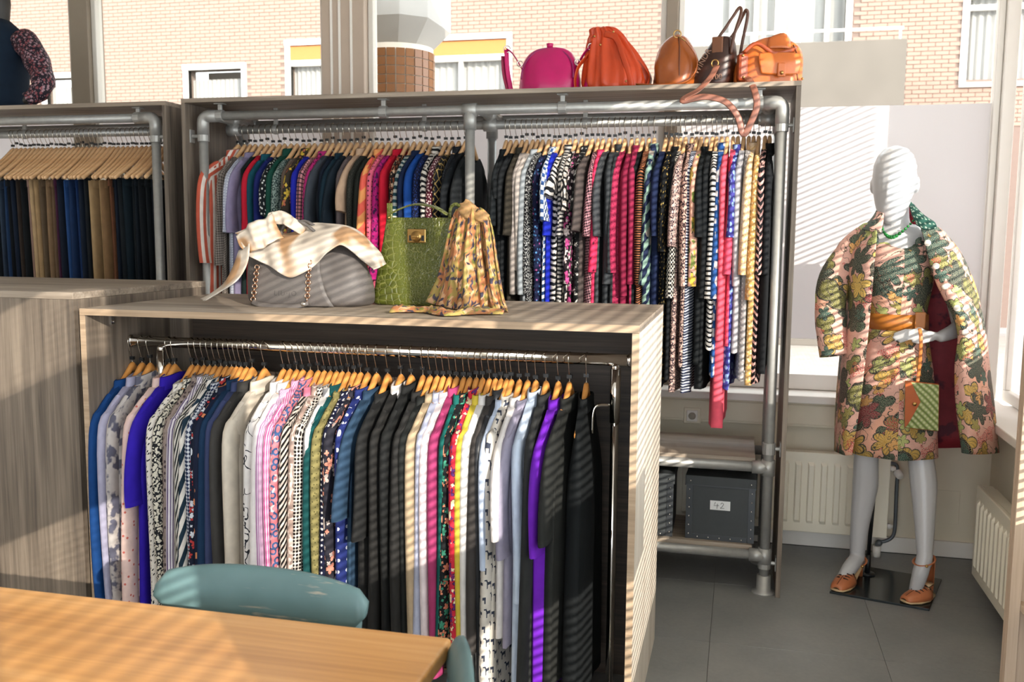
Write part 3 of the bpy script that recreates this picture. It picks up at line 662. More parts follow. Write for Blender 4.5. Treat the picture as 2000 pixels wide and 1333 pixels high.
def collar_mesh(drop, neck=.06, hgt=.03, wt=.072):
    drop = -(armz(neck, wt) + .004 - drop)
    n = 16; rings = []
    for rr, zz in ((.9, -.006), (.92, .016), (1.0, hgt), (1.12, hgt - .004), (1.22, -.012)):
        ring = []
        for k in range(n):
            t = 2 * PI * k / n; ring.append((.0185 * rr * math.cos(t), neck * rr * math.sin(t), -drop + zz - (.004 if rr > 1.15 else 0) + .01 * abs(math.sin(t)) * (-1)))
        rings.append(ring)
    return MB().rings(rings, True, False, False)
NAMEK = {'shirt': 'shirt', 'blouse': 'blouse', 'top': 'top', 'dress': 'dress', 'jacket': 'jacket', 'tee': 't_shirt', 'cardigan': 'cardigan'}
used_labels = set()
def uniq(base, extra):
    s = base
    if s in used_labels: s = base + ' ' + extra
    k = 0
    while s in used_labels:
        k += 1; s = base + ' ' + extra + [' too', ' as well', ' also', ' again'][k - 1]
    used_labels.add(s); return s
def garment(kind, x, y, z, mat, desc, where, group, L=.72, sl=None, w0=.20, flare=.02, th=.013, drop=None, collar=True, rz=0.0, seed=1, folds=.006, beside='', sly=.05, cmat=None, wt=.072, neck=.06):
    drop = 0.0 if drop is None else drop
    if sl is None: sl = .76 if L >= .9 else .66
    t = thing(NAMEK.get(kind, kind), uniq('%s on %s' % (desc, where), beside), kind.replace('tee', 't-shirt'), (x, y, z), rz, group)
    body_mesh(L, w0, flare, th, drop, seed, folds=folds, neck=neck, wt=wt).build('body', mat, t)
    if sl > .03:
        for s in (-1, 1): sleeve_mesh(sl, s, w0, drop, wt, seed, ry=sly).build('sleeve', mat, t)
    if collar: collar_mesh(drop, neck, wt=wt).build('collar', cmat or mat, t)
    return t
# ------------------------------------------------------------ shirts on the front rail
# (hook pixel column, kind, description, fabric arguments, options)
S = dict
FRONT = [
 (258, 'shirt', 'deep navy blue long-sleeved shirt', ('#123f78',), S(L=.86, folds=.008)),
 (277, 'shirt', 'pale lavender grey long-sleeved shirt', ('#a9a6bd',), S(L=.84)),
 (293, 'blouse', 'off-white blouse with smoky grey flower blots', ('#b9b2ae', 'blot', '#5c5c6c', .07, 0, None, .47), S(L=.84)),
 (330, 'blouse', 'pale pink blouse with tiny sprigs', ('#dcbfb6', 'dots', '#c2675c', .035, 0, None, .22), S(L=.82)),
 (341, 'shirt', 'vivid violet-blue shirt with small buttons', ('#2c17a0',), S(L=.86, sl=.3, buttons=1)),
 (375, 'shirt', 'cream shirt dotted with black notes', ('#d9d2c8', 'dash', '#15181f', .022, .6, None, .42), S(L=.86)),
 (386, 'blouse', 'ivory blouse with black scribble print', ('#cfc8b8', 'scrib', '#1c1d22', .018, 0, None, .9), S(L=.8)),
 (398, 'blouse', 'mauve-taupe spotted blouse', ('#8f8078', 'dots', '#4c4044', .02, 0, None, .5), S(L=.74)),
 (409, 'shirt', 'purple and white pinstriped shirt', ('#d8d2d8', 'stripe', '#5b4a70', .009, 0, None, .35), S(L=.78)),
 (420, 'shirt', 'black and cream fine-striped blouse', ('#c7c1b8', 'stripe', '#1a1c20', .008, .2, None, .5), S(L=.7)),
 (431, 'shirt', 'bold navy and white diagonal striped shirt', ('#e1dcd4', 'stripe', '#1d3140', .03, .35, None, .5), S(L=.84)),
 (442, 'shirt', 'navy and white houndstooth shirt', ('#c3c6cc', 'hound', '#23304e', .0085, .78), S(L=.82)),
 (452, 'blouse', 'midnight blouse with white and red blossom', ('#10182c', 'floral', '#cfd4dc', .03, 0, '#b33a38'), S(L=.82)),
 (461, 'blouse', 'navy blouse with orange petals', ('#131c33', 'dots', '#d98a5c', .05, 0, '#e6d3b4', .42), S(L=.8)),
 (470, 'shirt', 'dark denim-blue shirt', ('#14304e',), S(L=.82)),
 (481, 'shirt', 'slate blue shirt', ('#3b4468',), S(L=.8)),
 (492, 'jacket', 'charcoal linen jacket', ('#3d3b39',), S(L=.84, th=.017)),
 (516, 'blouse', 'cream silk blouse with dark collar piping', ('#cfc4b4',), S(L=.84, th=.017)),
 (553, 'shirt', 'soft white shirt with thin black branch print', ('#e3dedb', 'scrib', '#2a2c34', .09, 0, None, .14), S(L=.8)),
 (566, 'shirt', 'clean white shirt', ('#e8e3e1',), S(L=.76)),
 (579, 'shirt', 'lilac fine-striped shirt', ('#e6cfe2', 'stripe', '#b06aa6', .006, 0, None, .35), S(L=.78)),
 (591, 'shirt', 'bright pink pinstriped shirt', ('#e7c3d4', 'stripe', '#c74a92', .007, 0, None, .42), S(L=.84)),
 (606, 'shirt', 'rose paisley shirt with blue teardrops', ('#d97c86', 'ring', '#3f5a86', .026, 0, '#e9d0cf'), S(L=.82)),
 (621, 'shirt', 'black and white diagonal striped blouse', ('#cdbfb4', 'stripe', '#191616', .012, .6, None, .5), S(L=.82, cmat='#d47a92')),
 (633, 'blouse', 'dusky taupe satin blouse with faint leaves', ('#a38b80', 'scrib', '#d9c8bd', .05, 0, None, .5, .35), S(L=.8)),
 (645, 'blouse', 'black-and-ivory polka mesh blouse', ('#d8d0c6', 'gdots', '#231c1b', .011, 0, None, .75), S(L=.8)),
 (657, 'shirt', 'grey satin shirt with wide white stripes', ('#8d8c8e', 'stripe', '#dcd9d6', .05, 0, None, .45, .35), S(L=.8)),
 (668, 'blouse', 'dark teal blouse', ('#124b4c',), S(L=.7)),
 (680, 'shirt', 'olive khaki speckled shirt', ('#8a8152', 'dots', '#4d4a2a', .014, 0, None, .3), S(L=.84)),
 (692, 'blouse', 'navy blouse with small white polka dots', ('#141833', 'gdots', '#dcd8d6', .017, 0, None, .42), S(L=.84)),
 (704, 'blouse', 'dark blouse with coral flower bunches', ('#2b2a34', 'floral', '#d98f7a', .05, 0, '#c9b8b0'), S(L=.8)),
 (718, 'shirt', 'royal navy shirt with big white spots', ('#232f6e', 'gdots', '#d9dbe6', .034, 0, None, .32), S(L=.84)),
 (735, 'blouse', 'steel-blue satin blouse', ('#2f4760',), S(L=.72, sl=.28)),
 (757, 'jacket', 'black short-sleeved jacket', ('#242424',), S(L=.84, sl=.34, th=.018, sly=.06)),
 (783, 'jacket', 'black blazer with a white collar', ('#272625',), S(L=.86, th=.02, cmat='#ded7d2')),
 (803, 'blouse', 'black crepe blouse', ('#1f2020',), S(L=.82)),
 (826, 'shirt', 'anthracite long shirt', ('#2b2a29',), S(L=.86, th=.017)),
 (840, 'shirt', 'soft black shirt', ('#222423',), S(L=.84)),
 (854, 'blouse', 'beige gauze blouse', ('#b5a083',), S(L=.7)),
 (866, 'shirt', 'ice-blue satin shirt', ('#b3b8cf', 'solid', '#ffffff', .02, 0, None, .5, .35), S(L=.92)),
 (879, 'shirt', 'blush white shirt', ('#e2d5d8',), S(L=.92)),
 (892, 'shirt', 'plum pink shirt', ('#a23a68',), S(L=.9)),
 (906, 'blouse', 'deep teal green blouse', ('#125e58',), S(L=.74)),
 (918, 'blouse', 'black blouse with green and coral blossoms', ('#181c1e', 'floral', '#3f8f74', .032, 0, '#d98a6c'), S(L=.84)),
 (931, 'blouse', 'scarlet blouse with white and yellow flowers', ('#c42a3e', 'floral', '#ecdcb4', .04, 0, '#5c2a6e'), S(L=.94)),
 (943, 'shirt', 'lemon yellow shirt', ('#d2bb44',), S(L=.74)),
 (956, 'shirt', 'bright white long shirt', ('#dedad7',), S(L=.96)),
 (968, 'blouse', 'dark graphite crinkle blouse', ('#3c3836',), S(L=.86)),
 (979, 'blouse', 'grey-black satin blouse', ('#2d2e31', 'solid', '#ffffff', .02, 0, None, .5, .4), S(L=.9)),
 (990, 'shirt', 'pale blue cotton shirt', ('#b9c6dc',), S(L=.7, sl=.4)),
 (999, 'shirt', 'off-white shirt printed with small dark zebras', ('#cfc8be', 'animal', '#343a4a', .044), S(L=1.0, sl=.8, th=.018, sly=.062)),
 (1015, 'shirt', 'white voile shirt', ('#d9d4d2',), S(L=.82, sl=.3)),
 (1031, 'shirt', 'grey-lilac shirt', ('#8f8a9c',), S(L=.84, sl=.36)),
 (1047, 'shirt', 'light blue-white shirt with rolled cuff', ('#bcc9dc',), S(L=.98, th=.02, sl=.5)),
 (1067, 'shirt', 'thin black knit shirt', ('#2a2b2b',), S(L=1.0, th=.016)),
 (1091, 'blouse', 'bright purple crinkled blouse', ('#6a1fb0',), S(L=1.02, sl=.34, th=.02, folds=.011)),
 (1113, 'tee', 'black wide-sleeved top', ('#232422',), S(L=.95, sl=.3, th=.02, sly=.065)),
 (1146, 'dress', 'long black dress', ('#0c1012',), S(L=1.02, sl=0.0, th=.03, w0=.17, flare=.05)),
]
def make_mat(i, pre, fa):
    if len(fa) == 1: return fabric('%s_cloth_%s' % (pre, i), fa[0])
    a = list(fa) + [None] * 8
    return fabric('%s_cloth_%s' % (pre, i), a[0], a[1], a[2] or '#ffffff', a[3] or .02, a[4] or 0.0, a[5], a[6] or .5, a[7] or .85)
prev = 'side panel'
for i, (u, kind, desc, fa, op) in enumerate(FRONT):
    x = P(u, 705, y=FRY).x; rz = -.04 + R_.uniform(-.035, .035); op = dict(op); btn = op.pop('buttons', 0); cm = op.pop('cmat', None)
    rz = {258: .03, 277: .0, 293: .0, 330: -.06, 341: -.03, 1146: .02, 999: -.05}.get(u, rz)
    m = make_mat(i, 'front', fa)
    dz = R_.uniform(0, .004)
    t = garment(kind, x, FRY, FRZ, m, desc, 'the front chrome rail', 'tops on the front chrome rail', drop=dz, neck=R_.choice([.06, .07, .08, .09, .075]), rz=rz, seed=i, beside='beside the ' + prev, cmat=fabric('collar_cloth_%d' % i, cm) if cm else None, **op)
    if btn:
        for zz in (-.36, -.46, -.56): MB().lathe([(.005, 0), (.005, .002)], 8, c=(.017, -.13, zz), axis='x').build('button', plain('blue_button', '#4a3cc0', .3), t)
    hanger(HM_F, (x, FRY, FRZ), rz, uniq('orange-brown wooden hanger carrying the %s' % ' '.join(desc.split()[:8]), 'on the front rail'), 'hangers on the front rail')
    prev = ' '.join(desc.split()[:5])
# ------------------------------------------------------------ tops on the long back rack
BACK = [
 ('shirt', 'coral and white wide-striped shirt', ('#e2d6ca', 'stripe', '#bf5a44', .034, 0, None, .5), S(L=.84, sl=.44, th=.018, sly=.075)),
 ('top', 'brown tweed knit top', ('#4f4742', 'hound', '#8a7f76', .008, .7), S()),
 ('top', 'pale grey-blue dotted top', ('#9ca0ae', 'gdots', '#c9ccd4', .012, 0, None, .5), S()),
 ('cardigan', 'soft lavender cardigan', ('#837a96',), S()),
 ('top', 'bottle-green sleeveless top', ('#12211f',), S(sl=0)),
 ('top', 'bright red top', ('#b3162c',), S(sl=.3)),
 ('top', 'deep teal top', ('#0d4654',), S()),
 ('top', 'dark royal blue top', ('#141f5e',), S()),
 ('blouse', 'black blouse with white petals', ('#0f1418', 'dots', '#d0d0cc', .018, 0, None, .45), S(sl=.22)),
 ('top', 'forest green top', ('#0f4034',), S()),
 ('blouse', 'teal leopard-speckled blouse', ('#7f8f88', 'leopard', '#1b2f30', .016), S()),
 ('top', 'taupe jersey top', ('#5f5248',), S()),
 ('blouse', 'dark blouse with yellow flowers', ('#332c24', 'floral', '#c9a83c', .05, 0, '#b0654a'), S(sl=.3)),
 ('top', 'cobalt blue top', ('#1a2298',), S()),
 ('blouse', 'pink and black checked blouse', ('#c98a8e', 'check', '#241c2a', .016, 0, None, .25), S()),
 ('blouse', 'magenta flower-print blouse', ('#b0286e', 'dots', '#331830', .02, 0, None, .5), S()),
 ('top', 'slate grey jersey top', ('#3b4048',), S()),
 ('top', 'ink navy top', ('#0d1828',), S()),
 ('top', 'dark petrol top', ('#0b2430',), S()),
 ('jacket', 'blue-black jacket', ('#0f1c26',), S()),
 ('top', 'warm grey top', ('#5a5050',), S()),
 ('top', 'sand beige top', ('#b89a80',), S(sl=.2)),
 ('top', 'charcoal glitter top', ('#23241f', 'dots', '#4d4c44', .008, 0, None, .35), S()),
 ('top', 'dark olive top', ('#1b1f1a',), S()),
 ('dress', 'coral and orange geometric patchwork dress', ('#e0604f', 'chevron', '#e59a5c', .11, 0, '#5a1f3c', .5), S(L=.95, th=.018, sl=.35)),
 ('blouse', 'pink polka-dot blouse', ('#d9627c', 'gdots', '#2a141c', .02, 0, None, .35), S()),
 ('blouse', 'fuchsia and violet print blouse', ('#a5186a', 'blot', '#3a1440', .02, 0, None, .45), S()),
 ('top', 'crimson top', ('#b8122c',), S()),
 ('blouse', 'black blouse with rust blossoms', ('#191312', 'floral', '#a85a3c', .025, 0, '#c9a88a'), S()),
 ('top', 'teal and pale grey striped top', ('#a9aaa2', 'stripe', '#163a44', .028, 1.57, None, .5), S()),
 ('top', 'navy short top', ('#0c1c3a',), S(sl=.25)),
 ('top', 'strong blue top', ('#0f3f86',), S(sl=.3)),
 ('top', 'navy sequin top', ('#0d1430', 'dots', '#2a4a9a', .01, 0, None, .4), S()),
 ('blouse', 'black and white zebra-stripe blouse', ('#c4bcb2', 'zebra', '#141316', .022), S()),
 ('blouse', 'maroon blouse with white specks', ('#4a1424', 'dots', '#d8c4c0', .012, 0, None, .5), S()),
 ('blouse', 'black blouse with gold lattice', ('#16181e', 'lattice', '#b89a5c', .042, 0, None, .13), S()),
 ('top', 'black pin-dot top', ('#10141a', 'gdots', '#5a5f66', .008, 0, None, .3), S()),
 ('tee', 'matte black t-shirt', ('#101418',), S(sl=.22)),
 ('tee', 'faded black t-shirt', ('#15181a',), S(sl=.22)),
 None,
 ('tee', 'black t-shirt with cut-out shoulder', ('#12171a',), S(sl=.26, th=.018)),
 ('top', 'jet black top', ('#0c1013',), S(sl=.15)),
 ('top', 'black ribbed top', ('#14171a',), S()),
 ('cardigan', 'dark olive-brown cardigan', ('#2f2a22',), S()),
 ('cardigan', 'pale warm grey cardigan', ('#9a918b',), S(L=.74)),
 ('cardigan', 'light stone-grey cardigan', ('#a89f98',), S(L=.7)),
 ('top', 'ice-grey top', ('#92989c',), S()),
 ('blouse', 'black and white barcode-print blouse', ('#1b1b1f', 'dash', '#c9c9c6', .012, 0, None, .5), S()),
 ('blouse', 'midnight blouse with teal and pink dots', ('#111738', 'dots', '#4a7fae', .024, 0, '#a8508a', .35), S()),
 ('blouse', 'blue and white brick-print wide-sleeved blouse', ('#dfe2e6', 'hound', '#2c4a7c', .016), S(sl=.24, sly=.07)),
 ('top', 'electric blue top', ('#1526a8',), S()),
 ('dress', 'black and white zebra-print dress', ('#dcd5ce', 'zebra', '#15171c', .026), S(L=.94, sl=.14)),
 ('blouse', 'grey zebra-print blouse', ('#b9b3ac', 'zebra', '#25262a', .018), S(L=.82)),
 ('blouse', 'ivory pebble-print blouse with black outlines', ('#cfc5bb', 'cobble', '#121315', .034, 0, None, .55), S(L=.8, sl=.2)),
 ('blouse', 'rose and black blossom blouse', ('#241a20', 'floral', '#c04a86', .045, 0, '#d8c8c4'), S()),
 ('blouse', 'black blouse with white blobs', ('#131416', 'blot', '#cfcac2', .022, 0, None, .4), S(sl=.2)),
 ('tee', 'dark taupe wide-sleeved top', ('#4c4340',), S(sl=.28, sly=.075, th=.018)),
 ('blouse', 'pink and black dogtooth blouse', ('#b58088', 'hound', '#2a1a20', .008, .5), S()),
 ('blouse', 'hot pink blouse with dark roses', ('#d8345c', 'blot', '#5c1830', .03, 0, None, .38), S(L=.86)),
 ('cardigan', 'steel grey cardigan', ('#3f4144',), S()),
 ('cardigan', 'iron grey knitted cardigan', ('#34373a',), S()),
 ('top', 'graphite ribbed top', ('#2c2f32',), S()),
 ('dress', 'raspberry lace dress', ('#a02a4c', 'dots', '#7a1838', .014, 0, None, .4), S(L=.86, th=.018)),
 ('top', 'wine red top', ('#7c1a38',), S()),
 ('top', 'burgundy top', ('#8a2242',), S()),
 ('top', 'plain black top with thin straps', ('#0e1114',), S(sl=0)),
 ('top', 'copper and black fine-striped top', ('#1c1512', 'stripe', '#b06a44', .010, 1.57, None, .35), S()),
 ('blouse', 'mint and navy zigzag blouse', ('#7f9a8c', 'chevron', '#1a2440', .075, 0, '#b3a79c', .55), S(L=.86, th=.019, sl=.5, sly=.06)),
 None,
 ('top', 'deep navy satin top', ('#142040',), S()),
 ('blouse', 'black blouse with gold dashes', ('#0f1113', 'dash', '#c9a85a', .03, .4, None, .28), S(sl=.36, sly=.06)),
 ('jacket', 'black leather-look jacket', ('#111417',), S(rough=.4)),
 ('blouse', 'black and cream mesh-dot blouse', ('#d3cabd', 'gdots', '#17181a', .012, .78, None, .85), S(L=.6)),
 ('blouse', 'leopard blouse with wide short sleeves', ('#c7a69a', 'leopard', '#2f2530', .017), S(sl=.34, sly=.07)),
 ('dress', 'leopard-print dress', ('#c9a596', 'leopard', '#33242a', .02), S(L=.98)),
 ('top', 'navy and white thin-striped top', ('#c4c6cc', 'stripe', '#1a2444', .012, 1.57, None, .5), S()),
 ('blouse', 'yellow and blush tropical-flower blouse', ('#d3a08a', 'floral', '#c2a23e', .085, 0, '#6f7a3c'), S(L=.66, th=.02, sl=.5, sly=.065)),
 ('dress', 'sleek black dress', ('#0f1315',), S(L=.96)),
 ('top', 'black gathered top', ('#131618',), S()),
 ('top', 'black and white breton-striped top', ('#dcd6cf', 'stripe', '#15171a', .02, 1.57, None, .42), S(L=.6)),
 ('dress', 'blue and white hexagon-print dress', ('#c3bfc2', 'cobble', '#27508c', .06, 0, None, .9), S(L=1.0)),
 ('cardigan', 'long coral pink cardigan with a snap cuff', ('#e0586a',), S(L=1.2, th=.022, sl=.72, sly=.06)),
 ('top', 'coral pink top', ('#d8506a',), S(L=.9)),
 ('dress', 'violet and blue blurred-spot dress', ('#3c3a86', 'dots', '#86a0cc', .03, 0, None, .6), S(L=1.02)),
 ('top', 'pale silver-grey top', ('#a9a6aa',), S(L=.58)),
 ('dress', 'grey dress with white dots', ('#97918f', 'gdots', '#cfcac6', .018, 0, None, .4), S(L=.98)),
 ('blouse', 'cream blouse with wide half sleeves', ('#dcc0a0', 'scrib', '#d0a86c', .02, 0, None, .5), S(L=.62, sl=.45, sly=.07, th=.02)),
 ('dress', 'mustard and cream patterned dress', ('#c39a5e', 'dots', '#e0cda8', .016, 0, None, .5), S(L=1.0)),
 ('dress', 'black and pink herringbone dress', ('#141215', 'chevron', '#c99a92', .03, 0, None, .4), S(L=1.02)),
 ('dress', 'black dress with grey sleeves', ('#131518',), S(L=1.0)),
]
secs, cur = [], []
for g in BACK:
    if g is None: secs.append(cur); cur = []
    else: cur.append(g)
secs.append(cur)
spans = [(-2.375, -1.205), (-1.045, -.385), (-.335, .098)]
prev = 'side panel'; k = 0
for sec, (xa, xb) in zip(secs, spans):
    for i, (kind, desc, fa, op) in enumerate(sec):
        x = xa + (xb - xa) * i / (len(sec) - 1) + R_.uniform(-.003, .003); rz = -.03 + R_.uniform(-.06, .05); op = dict(op); op.pop('rough', None)
        if k == 0: rz = -.30
        op['L'] = (max(op.get('L', 1.05), .9) + R_.uniform(0.03, .1) if xa > -.5 and 'half sleeve' not in desc and 'tropical' not in desc and 'mesh' not in desc else op.get('L', .86)); op.setdefault('th', .0125); op.setdefault('sl', R_.choice([.5, .45, .55, .3]))
        m = make_mat(k, 'back', fa)
        garment(kind, x, RY, RZ, m, desc, 'the long back rack', 'tops on the long back rack', drop=R_.uniform(0, .004), wt=.066, neck=R_.choice([.065, .075, .085, .095]), rz=rz, seed=200 + k, collar=(k % 3 == 0), beside='beside the ' + prev, w0=.19, **op)
        hanger(HM_B, (x, RY, RZ), rz, uniq('pale wooden hanger carrying the %s' % ' '.join(desc.split()[:8]), 'on the back rack'), 'hangers on the long back rack')
        prev = ' '.join(desc.split()[:5]); k += 1
# ------------------------------------------------------------ trousers on the left rack
TR = [('black pin-dot', '#11161c'), ('charcoal', '#1b2026'), ('slate blue', '#2c3848'), ('mid-blue denim', '#1d3454'), ('washed black', '#16191d'), ('ink blue', '#0f1a2a'), ('caramel brown', '#7a5434'), ('dark brown', '#2f2620'), ('black wool', '#0e1215'),
      ('dusty rose-beige', '#8f7468'), ('pale khaki', '#a58a66'), ('khaki chino', '#977b57'), ('olive brown', '#5a4a38'), ('camel', '#7f654a'), ('walnut brown', '#6a543f'), ('plum', '#45203a'), ('midnight', '#0f1826'), ('faded blue denim', '#27487a'), ('dark denim', '#142a4c'), ('bright indigo denim', '#16305c'),
      ('black satin', '#0c1013'), ('navy pinstripe', '#101a28'), ('soft black', '#12161a'), ('light tan', '#9f835e'), ('wheat', '#a78a62'), ('toffee', '#7d5f40'), ('rust brown', '#6e4630'), ('black cotton', '#0d1114'), ('deep navy', '#0c1522'), ('coal black', '#0e1418'), ('dark petrol', '#0b1a22'), ('black crepe', '#0c1216'), ('blue-black', '#0a141c'), ('smooth black', '#0b1014'), ('black flared', '#0d1317'), ('near-black navy', '#0b131c')]
def trouser_mesh(L, w0, th, seed):
    rg = random.Random(seed); ph = rg.uniform(0, 6); rings = []; top = -.235 - rg.uniform(0, .012)
    for i in range(12):
        d = i / 11; w_ = w0 * (1 - .12 * d); z = top - L * d; t = th * (.6 + .4 * min(1, d * 4)); ring = []
        for k in range(22):
            a = 2 * PI * k / 22; ring.append((t * sup(math.sin(a), .6) + .005 * math.sin(3 * math.cos(a) + ph + d) * min(1, d * 3), w_ * sup(math.cos(a), .7), z))
        rings.append(ring)
    return MB().rings(rings, flip=True), top
for i, (c, hx_) in enumerate(TR):
    x = -3.66 + (.91) * i / (len(TR) - 1) + R_.uniform(-.003, .003); rz = R_.uniform(-.14, .06)
    t = thing('trousers', uniq('%s trousers hanging on the left rack' % c, 'again'), 'trousers', (x, RY, RZ), rz, 'trousers on the left rack')
    mb, top = trouser_mesh(.9, R_.uniform(.155, .19), .0125, i)
    m = fabric('trouser_cloth_%d' % i, hx_, 'gdots' if 'dot' in c else 'solid', '#3c444c', .012, duty=.35)
    mb.build('legs', m, t)
    rg = [(.0105 * sup(math.sin(2 * PI * k / 16), .6), .165 * sup(math.cos(2 * PI * k / 16), .6)) for k in range(16)]
    MB().rings([[(a, b_, top + .004) for a, b_ in rg], [(a * 1.25, b_, top - .035) for a, b_ in rg]], flip=True).build('waistband', m, t)
    hanger(HM_T, (x, RY, RZ), rz, uniq('wooden clip hanger holding the %s trousers' % c, 'again'), 'clip hangers on the left rack')
# ------------------------------------------------------------ storage boxes on the bottom shelf
BOXM = plain('charcoal_fibreboard', '#3a3e40', .6, 0, .08, 20, .1, 300); TRIM = plain('dark_steel_trim', '#4a4d50', .35, .6, .05)
def storage_box(label, loc, W, D, H, rz, num=None):
    t = thing('storage_box', label, 'box', loc, rz)
    bx('body', BOXM, t, -W / 2, W / 2, 0, D, 0, H, .003)
    lid = bx('lid', BOXM, t, -W / 2 - .006, W / 2 + .006, -.006, D + .006, H + .001, H + .045, .003)
    bx('lid_edge', TRIM, lid, -W / 2 - .0065, W / 2 + .0065, -.0078, -.0062, H + .001, H + .005, 0)
    for s in (-1, 1):
        a = s * W / 2; e = bx('corner_trim', TRIM, t, min(a - s * .026, a + s * .002), max(a - s * .026, a + s * .002), -.002, -.0002, 0.0, H, .0005)
        for k in range(6): MB().sphere((a - s * .012, -.003, .022 + k * (H - .04) / 5), .0038, 6, 4).build('rivet', CHROME, e)
        MB().sphere((s * (W / 2 - .016), -.0085, H + .022), .0042, 6, 4).build('rivet', CHROME, lid)
    e = bx('bottom_trim', TRIM, t, -W / 2 + .028, W / 2 - .028, -.002, -.0002, 0.0, .022, .0005)
    for k in range(5): MB().sphere((-W / 2 + .05 + k * (W - .1) / 4, -.003, .011), .0038, 6, 4).build('rivet', CHROME, e)
    if num:
        c = bx('label_card', plain('white_card', '#dfe0e0', .6, 0, .01), t, -.042, .042, -.0022, -.0006, .135, .175, 0)
        N4 = lambda pts: [(x * 1.25, -.003, .155 + z * 1.25) for x, z in pts]
        q = MB(); q.tube(N4([(-.016, .011), (-.021, -.001), (-.004, 0)]), .0011, 5).tube(N4([(-.009, .006), (-.0105, -.011)]), .0011, 5)
        q.tube(catmull(N4([(.002, .005), (.006, .010), (.011, .006), (.006, -.004), (.001, -.009), (.014, -.009)]), 4), .0011, 5); q.build('handwritten_number', BLACKP, c)
    return t
storage_box('charcoal lidded storage box with card numbered 42', (-.052, 4.0, .195), .285, .31, .235, -.03, '42')
storage_box('charcoal lidded storage box half hidden behind the display unit', (-.395, 4.0, .195), .285, .31, .235, .01)
# ------------------------------------------------------------ table and chairs
tb = thing('table', 'varnished honey-coloured wooden table in the foreground', 'table', (-1.3, 1.2, 0))
b_ = bx('table_top', TABLEW, tb, -.8, .8, -.4, .4, .715, .75, .008); b_.modifiers[0].segments = 4
YELW = plain('yellow_painted_wood', '#c98f3c', .45, 0, .08)
bx('apron', YELW, tb, -.74, .74, -.34, -.32, .62, .7145, .002); bx('apron', YELW, tb, -.74, .74, .32, .34, .62, .7145, .002); bx('apron', YELW, tb, .72, .74, -.3195, .3195, .62, .7145, .002); bx('apron', YELW, tb, -.74, -.72, -.3195, .3195, .62, .7145, .002)
for sx in (-1, 1):
    for sy in (-1, 1): bx('leg', YELW, tb, sx * .69 - .03, sx * .69 + .03, sy * .285 - .03, sy * .285 + .03, 0, .7145, .004)
def chair_mat():
    b = NB('worn_teal_paint'); c = b.coord('Object'); n = b.noise(b.map(c, (4, 40, 40)), 1.0, 4, .65).outputs[0]; n2 = b.noise(c, 7.0, 3).outputs[0]
    col = b.mix(n2, lin('#486466'), lin('#6f8d90')); col = b.mix(b.lt(n, .37, .03), col, lin('#a39f92')); return b.fin(col, .5)
TEAL = chair_mat()
def chair(label, loc, rz):
    t = thing('chair', label, 'chair', loc, rz)   # back at +y, seat towards -y
    ys = lambda x: .03 - .22 * x * x * 1.2
    rings = []
    for k in range(25):
        q = -1 + k / 12; x = q * .24; ed = (1 - abs(q) ** 6 * .55); zt = .70 + .098 * (1 - .30 * abs(q) ** 2.6); zb = .70 + .012 * abs(q) ** 4 - .006 + .02 * abs(q) ** 2 * 0
        zc, hh = (zt + zb) / 2, (zt - zb) / 2 * (ed if abs(q) > .93 else 1)
        rings.append([(x, ys(x) + .012 * sup(math.cos(a), .7) + .02 * (math.sin(a)) * .5, zc + hh * sup(math.sin(a), .55)) for a in [2 * PI * j / 14 for j in range(14)]])
    MB().rings(rings).build('crest_rail', TEAL, t)
    for k in range(6): x = -.17 + k * .068; MB().tube([(x * .92, -.02, .452), (x * .98, ys(x) - .012, .60), (x, ys(x), .71)], [.008, .011, .008], 8).build('spindle', TEAL, t)
    for s in (-1, 1):
        MB().tube([(s * .205, -.03, .452), (s * .215, ys(.21), .71)], [.016, .014], 10).build('back_post', TEAL, t)
        MB().tube([(s * .17, -.06, .43), (s * .20, .02, .001)], [.019, .014], 10).build('leg', TEAL, t); MB().tube([(s * .17, -.38, .43), (s * .20, -.42, .001)], [.019, .014], 10).build('leg', TEAL, t)
    rg = [(.21 * sup(math.cos(a), .7), -.22 + .21 * sup(math.sin(a), .7)) for a in [2 * PI * j / 28 for j in range(28)]]
    MB().rings([[(x, y, .428) for x, y in rg], [(x, y, .445) for x, y in rg], [(x * .97, -.22 + (y + .22) * .97, .452) for x, y in rg]]).build('seat', TEAL, t)
    return t
chair('worn pale teal wooden chair tucked behind the table', (-.955, 1.69, 0), 0.0)
pc = P(958, 1246, z=.775)
chair('second worn teal chair at the right end of the table', (pc.x - .015, pc.y - .22, 0), -PI / 2 + .3)
# ------------------------------------------------------------ bags along the top of the long rack
BZ = 2.102
def strap(pts, wd, th, n=5, up=(0, 0, 1)): # flat leather strap following points
    return MB().tube(catmull(pts, n), wd / 2, 8, flat=th / wd, up=up)
def torus(c, R, r, axis='y', n=16):
    m = MB(); pts = []
    for k in range(n + 1):
        a = 2 * PI * k / n; x, y = R * math.cos(a), R * math.sin(a)
        pts.append((c[0] + x, c[1], c[2] + y) if axis == 'y' else (c[0], c[1] + x, c[2] + y) if axis == 'x' else (c[0] + x, c[1] + y, c[2]))
    return m.tube(pts, r, 6, cap=False)
GOLD = plain('antique_gold', '#b8935a', .3, 1.0, .05)
MAG = leather('magenta_leather', '#c00a62', .3)
t = thing('handbag', 'magenta domed leather handbag with ring-linked straps', 'handbag', (-.835, 4.08, BZ), .05, 'bags along the top of the long rack')
rows = interp_rows([(0, .125, .07, 0, 0), (.015, .135, .078, 0, 0), (.06, .135, .075, 0, 0), (.12, .122, .058, 0, 0), (.165, .098, .038, 0, 0), (.188, .065, .022, 0, 0), (.195, .03, .012, 0, 0)], 22)
MB().rings(pouch(rows, 48, .8, .011, 3, 13)).build('body', MAG, t)
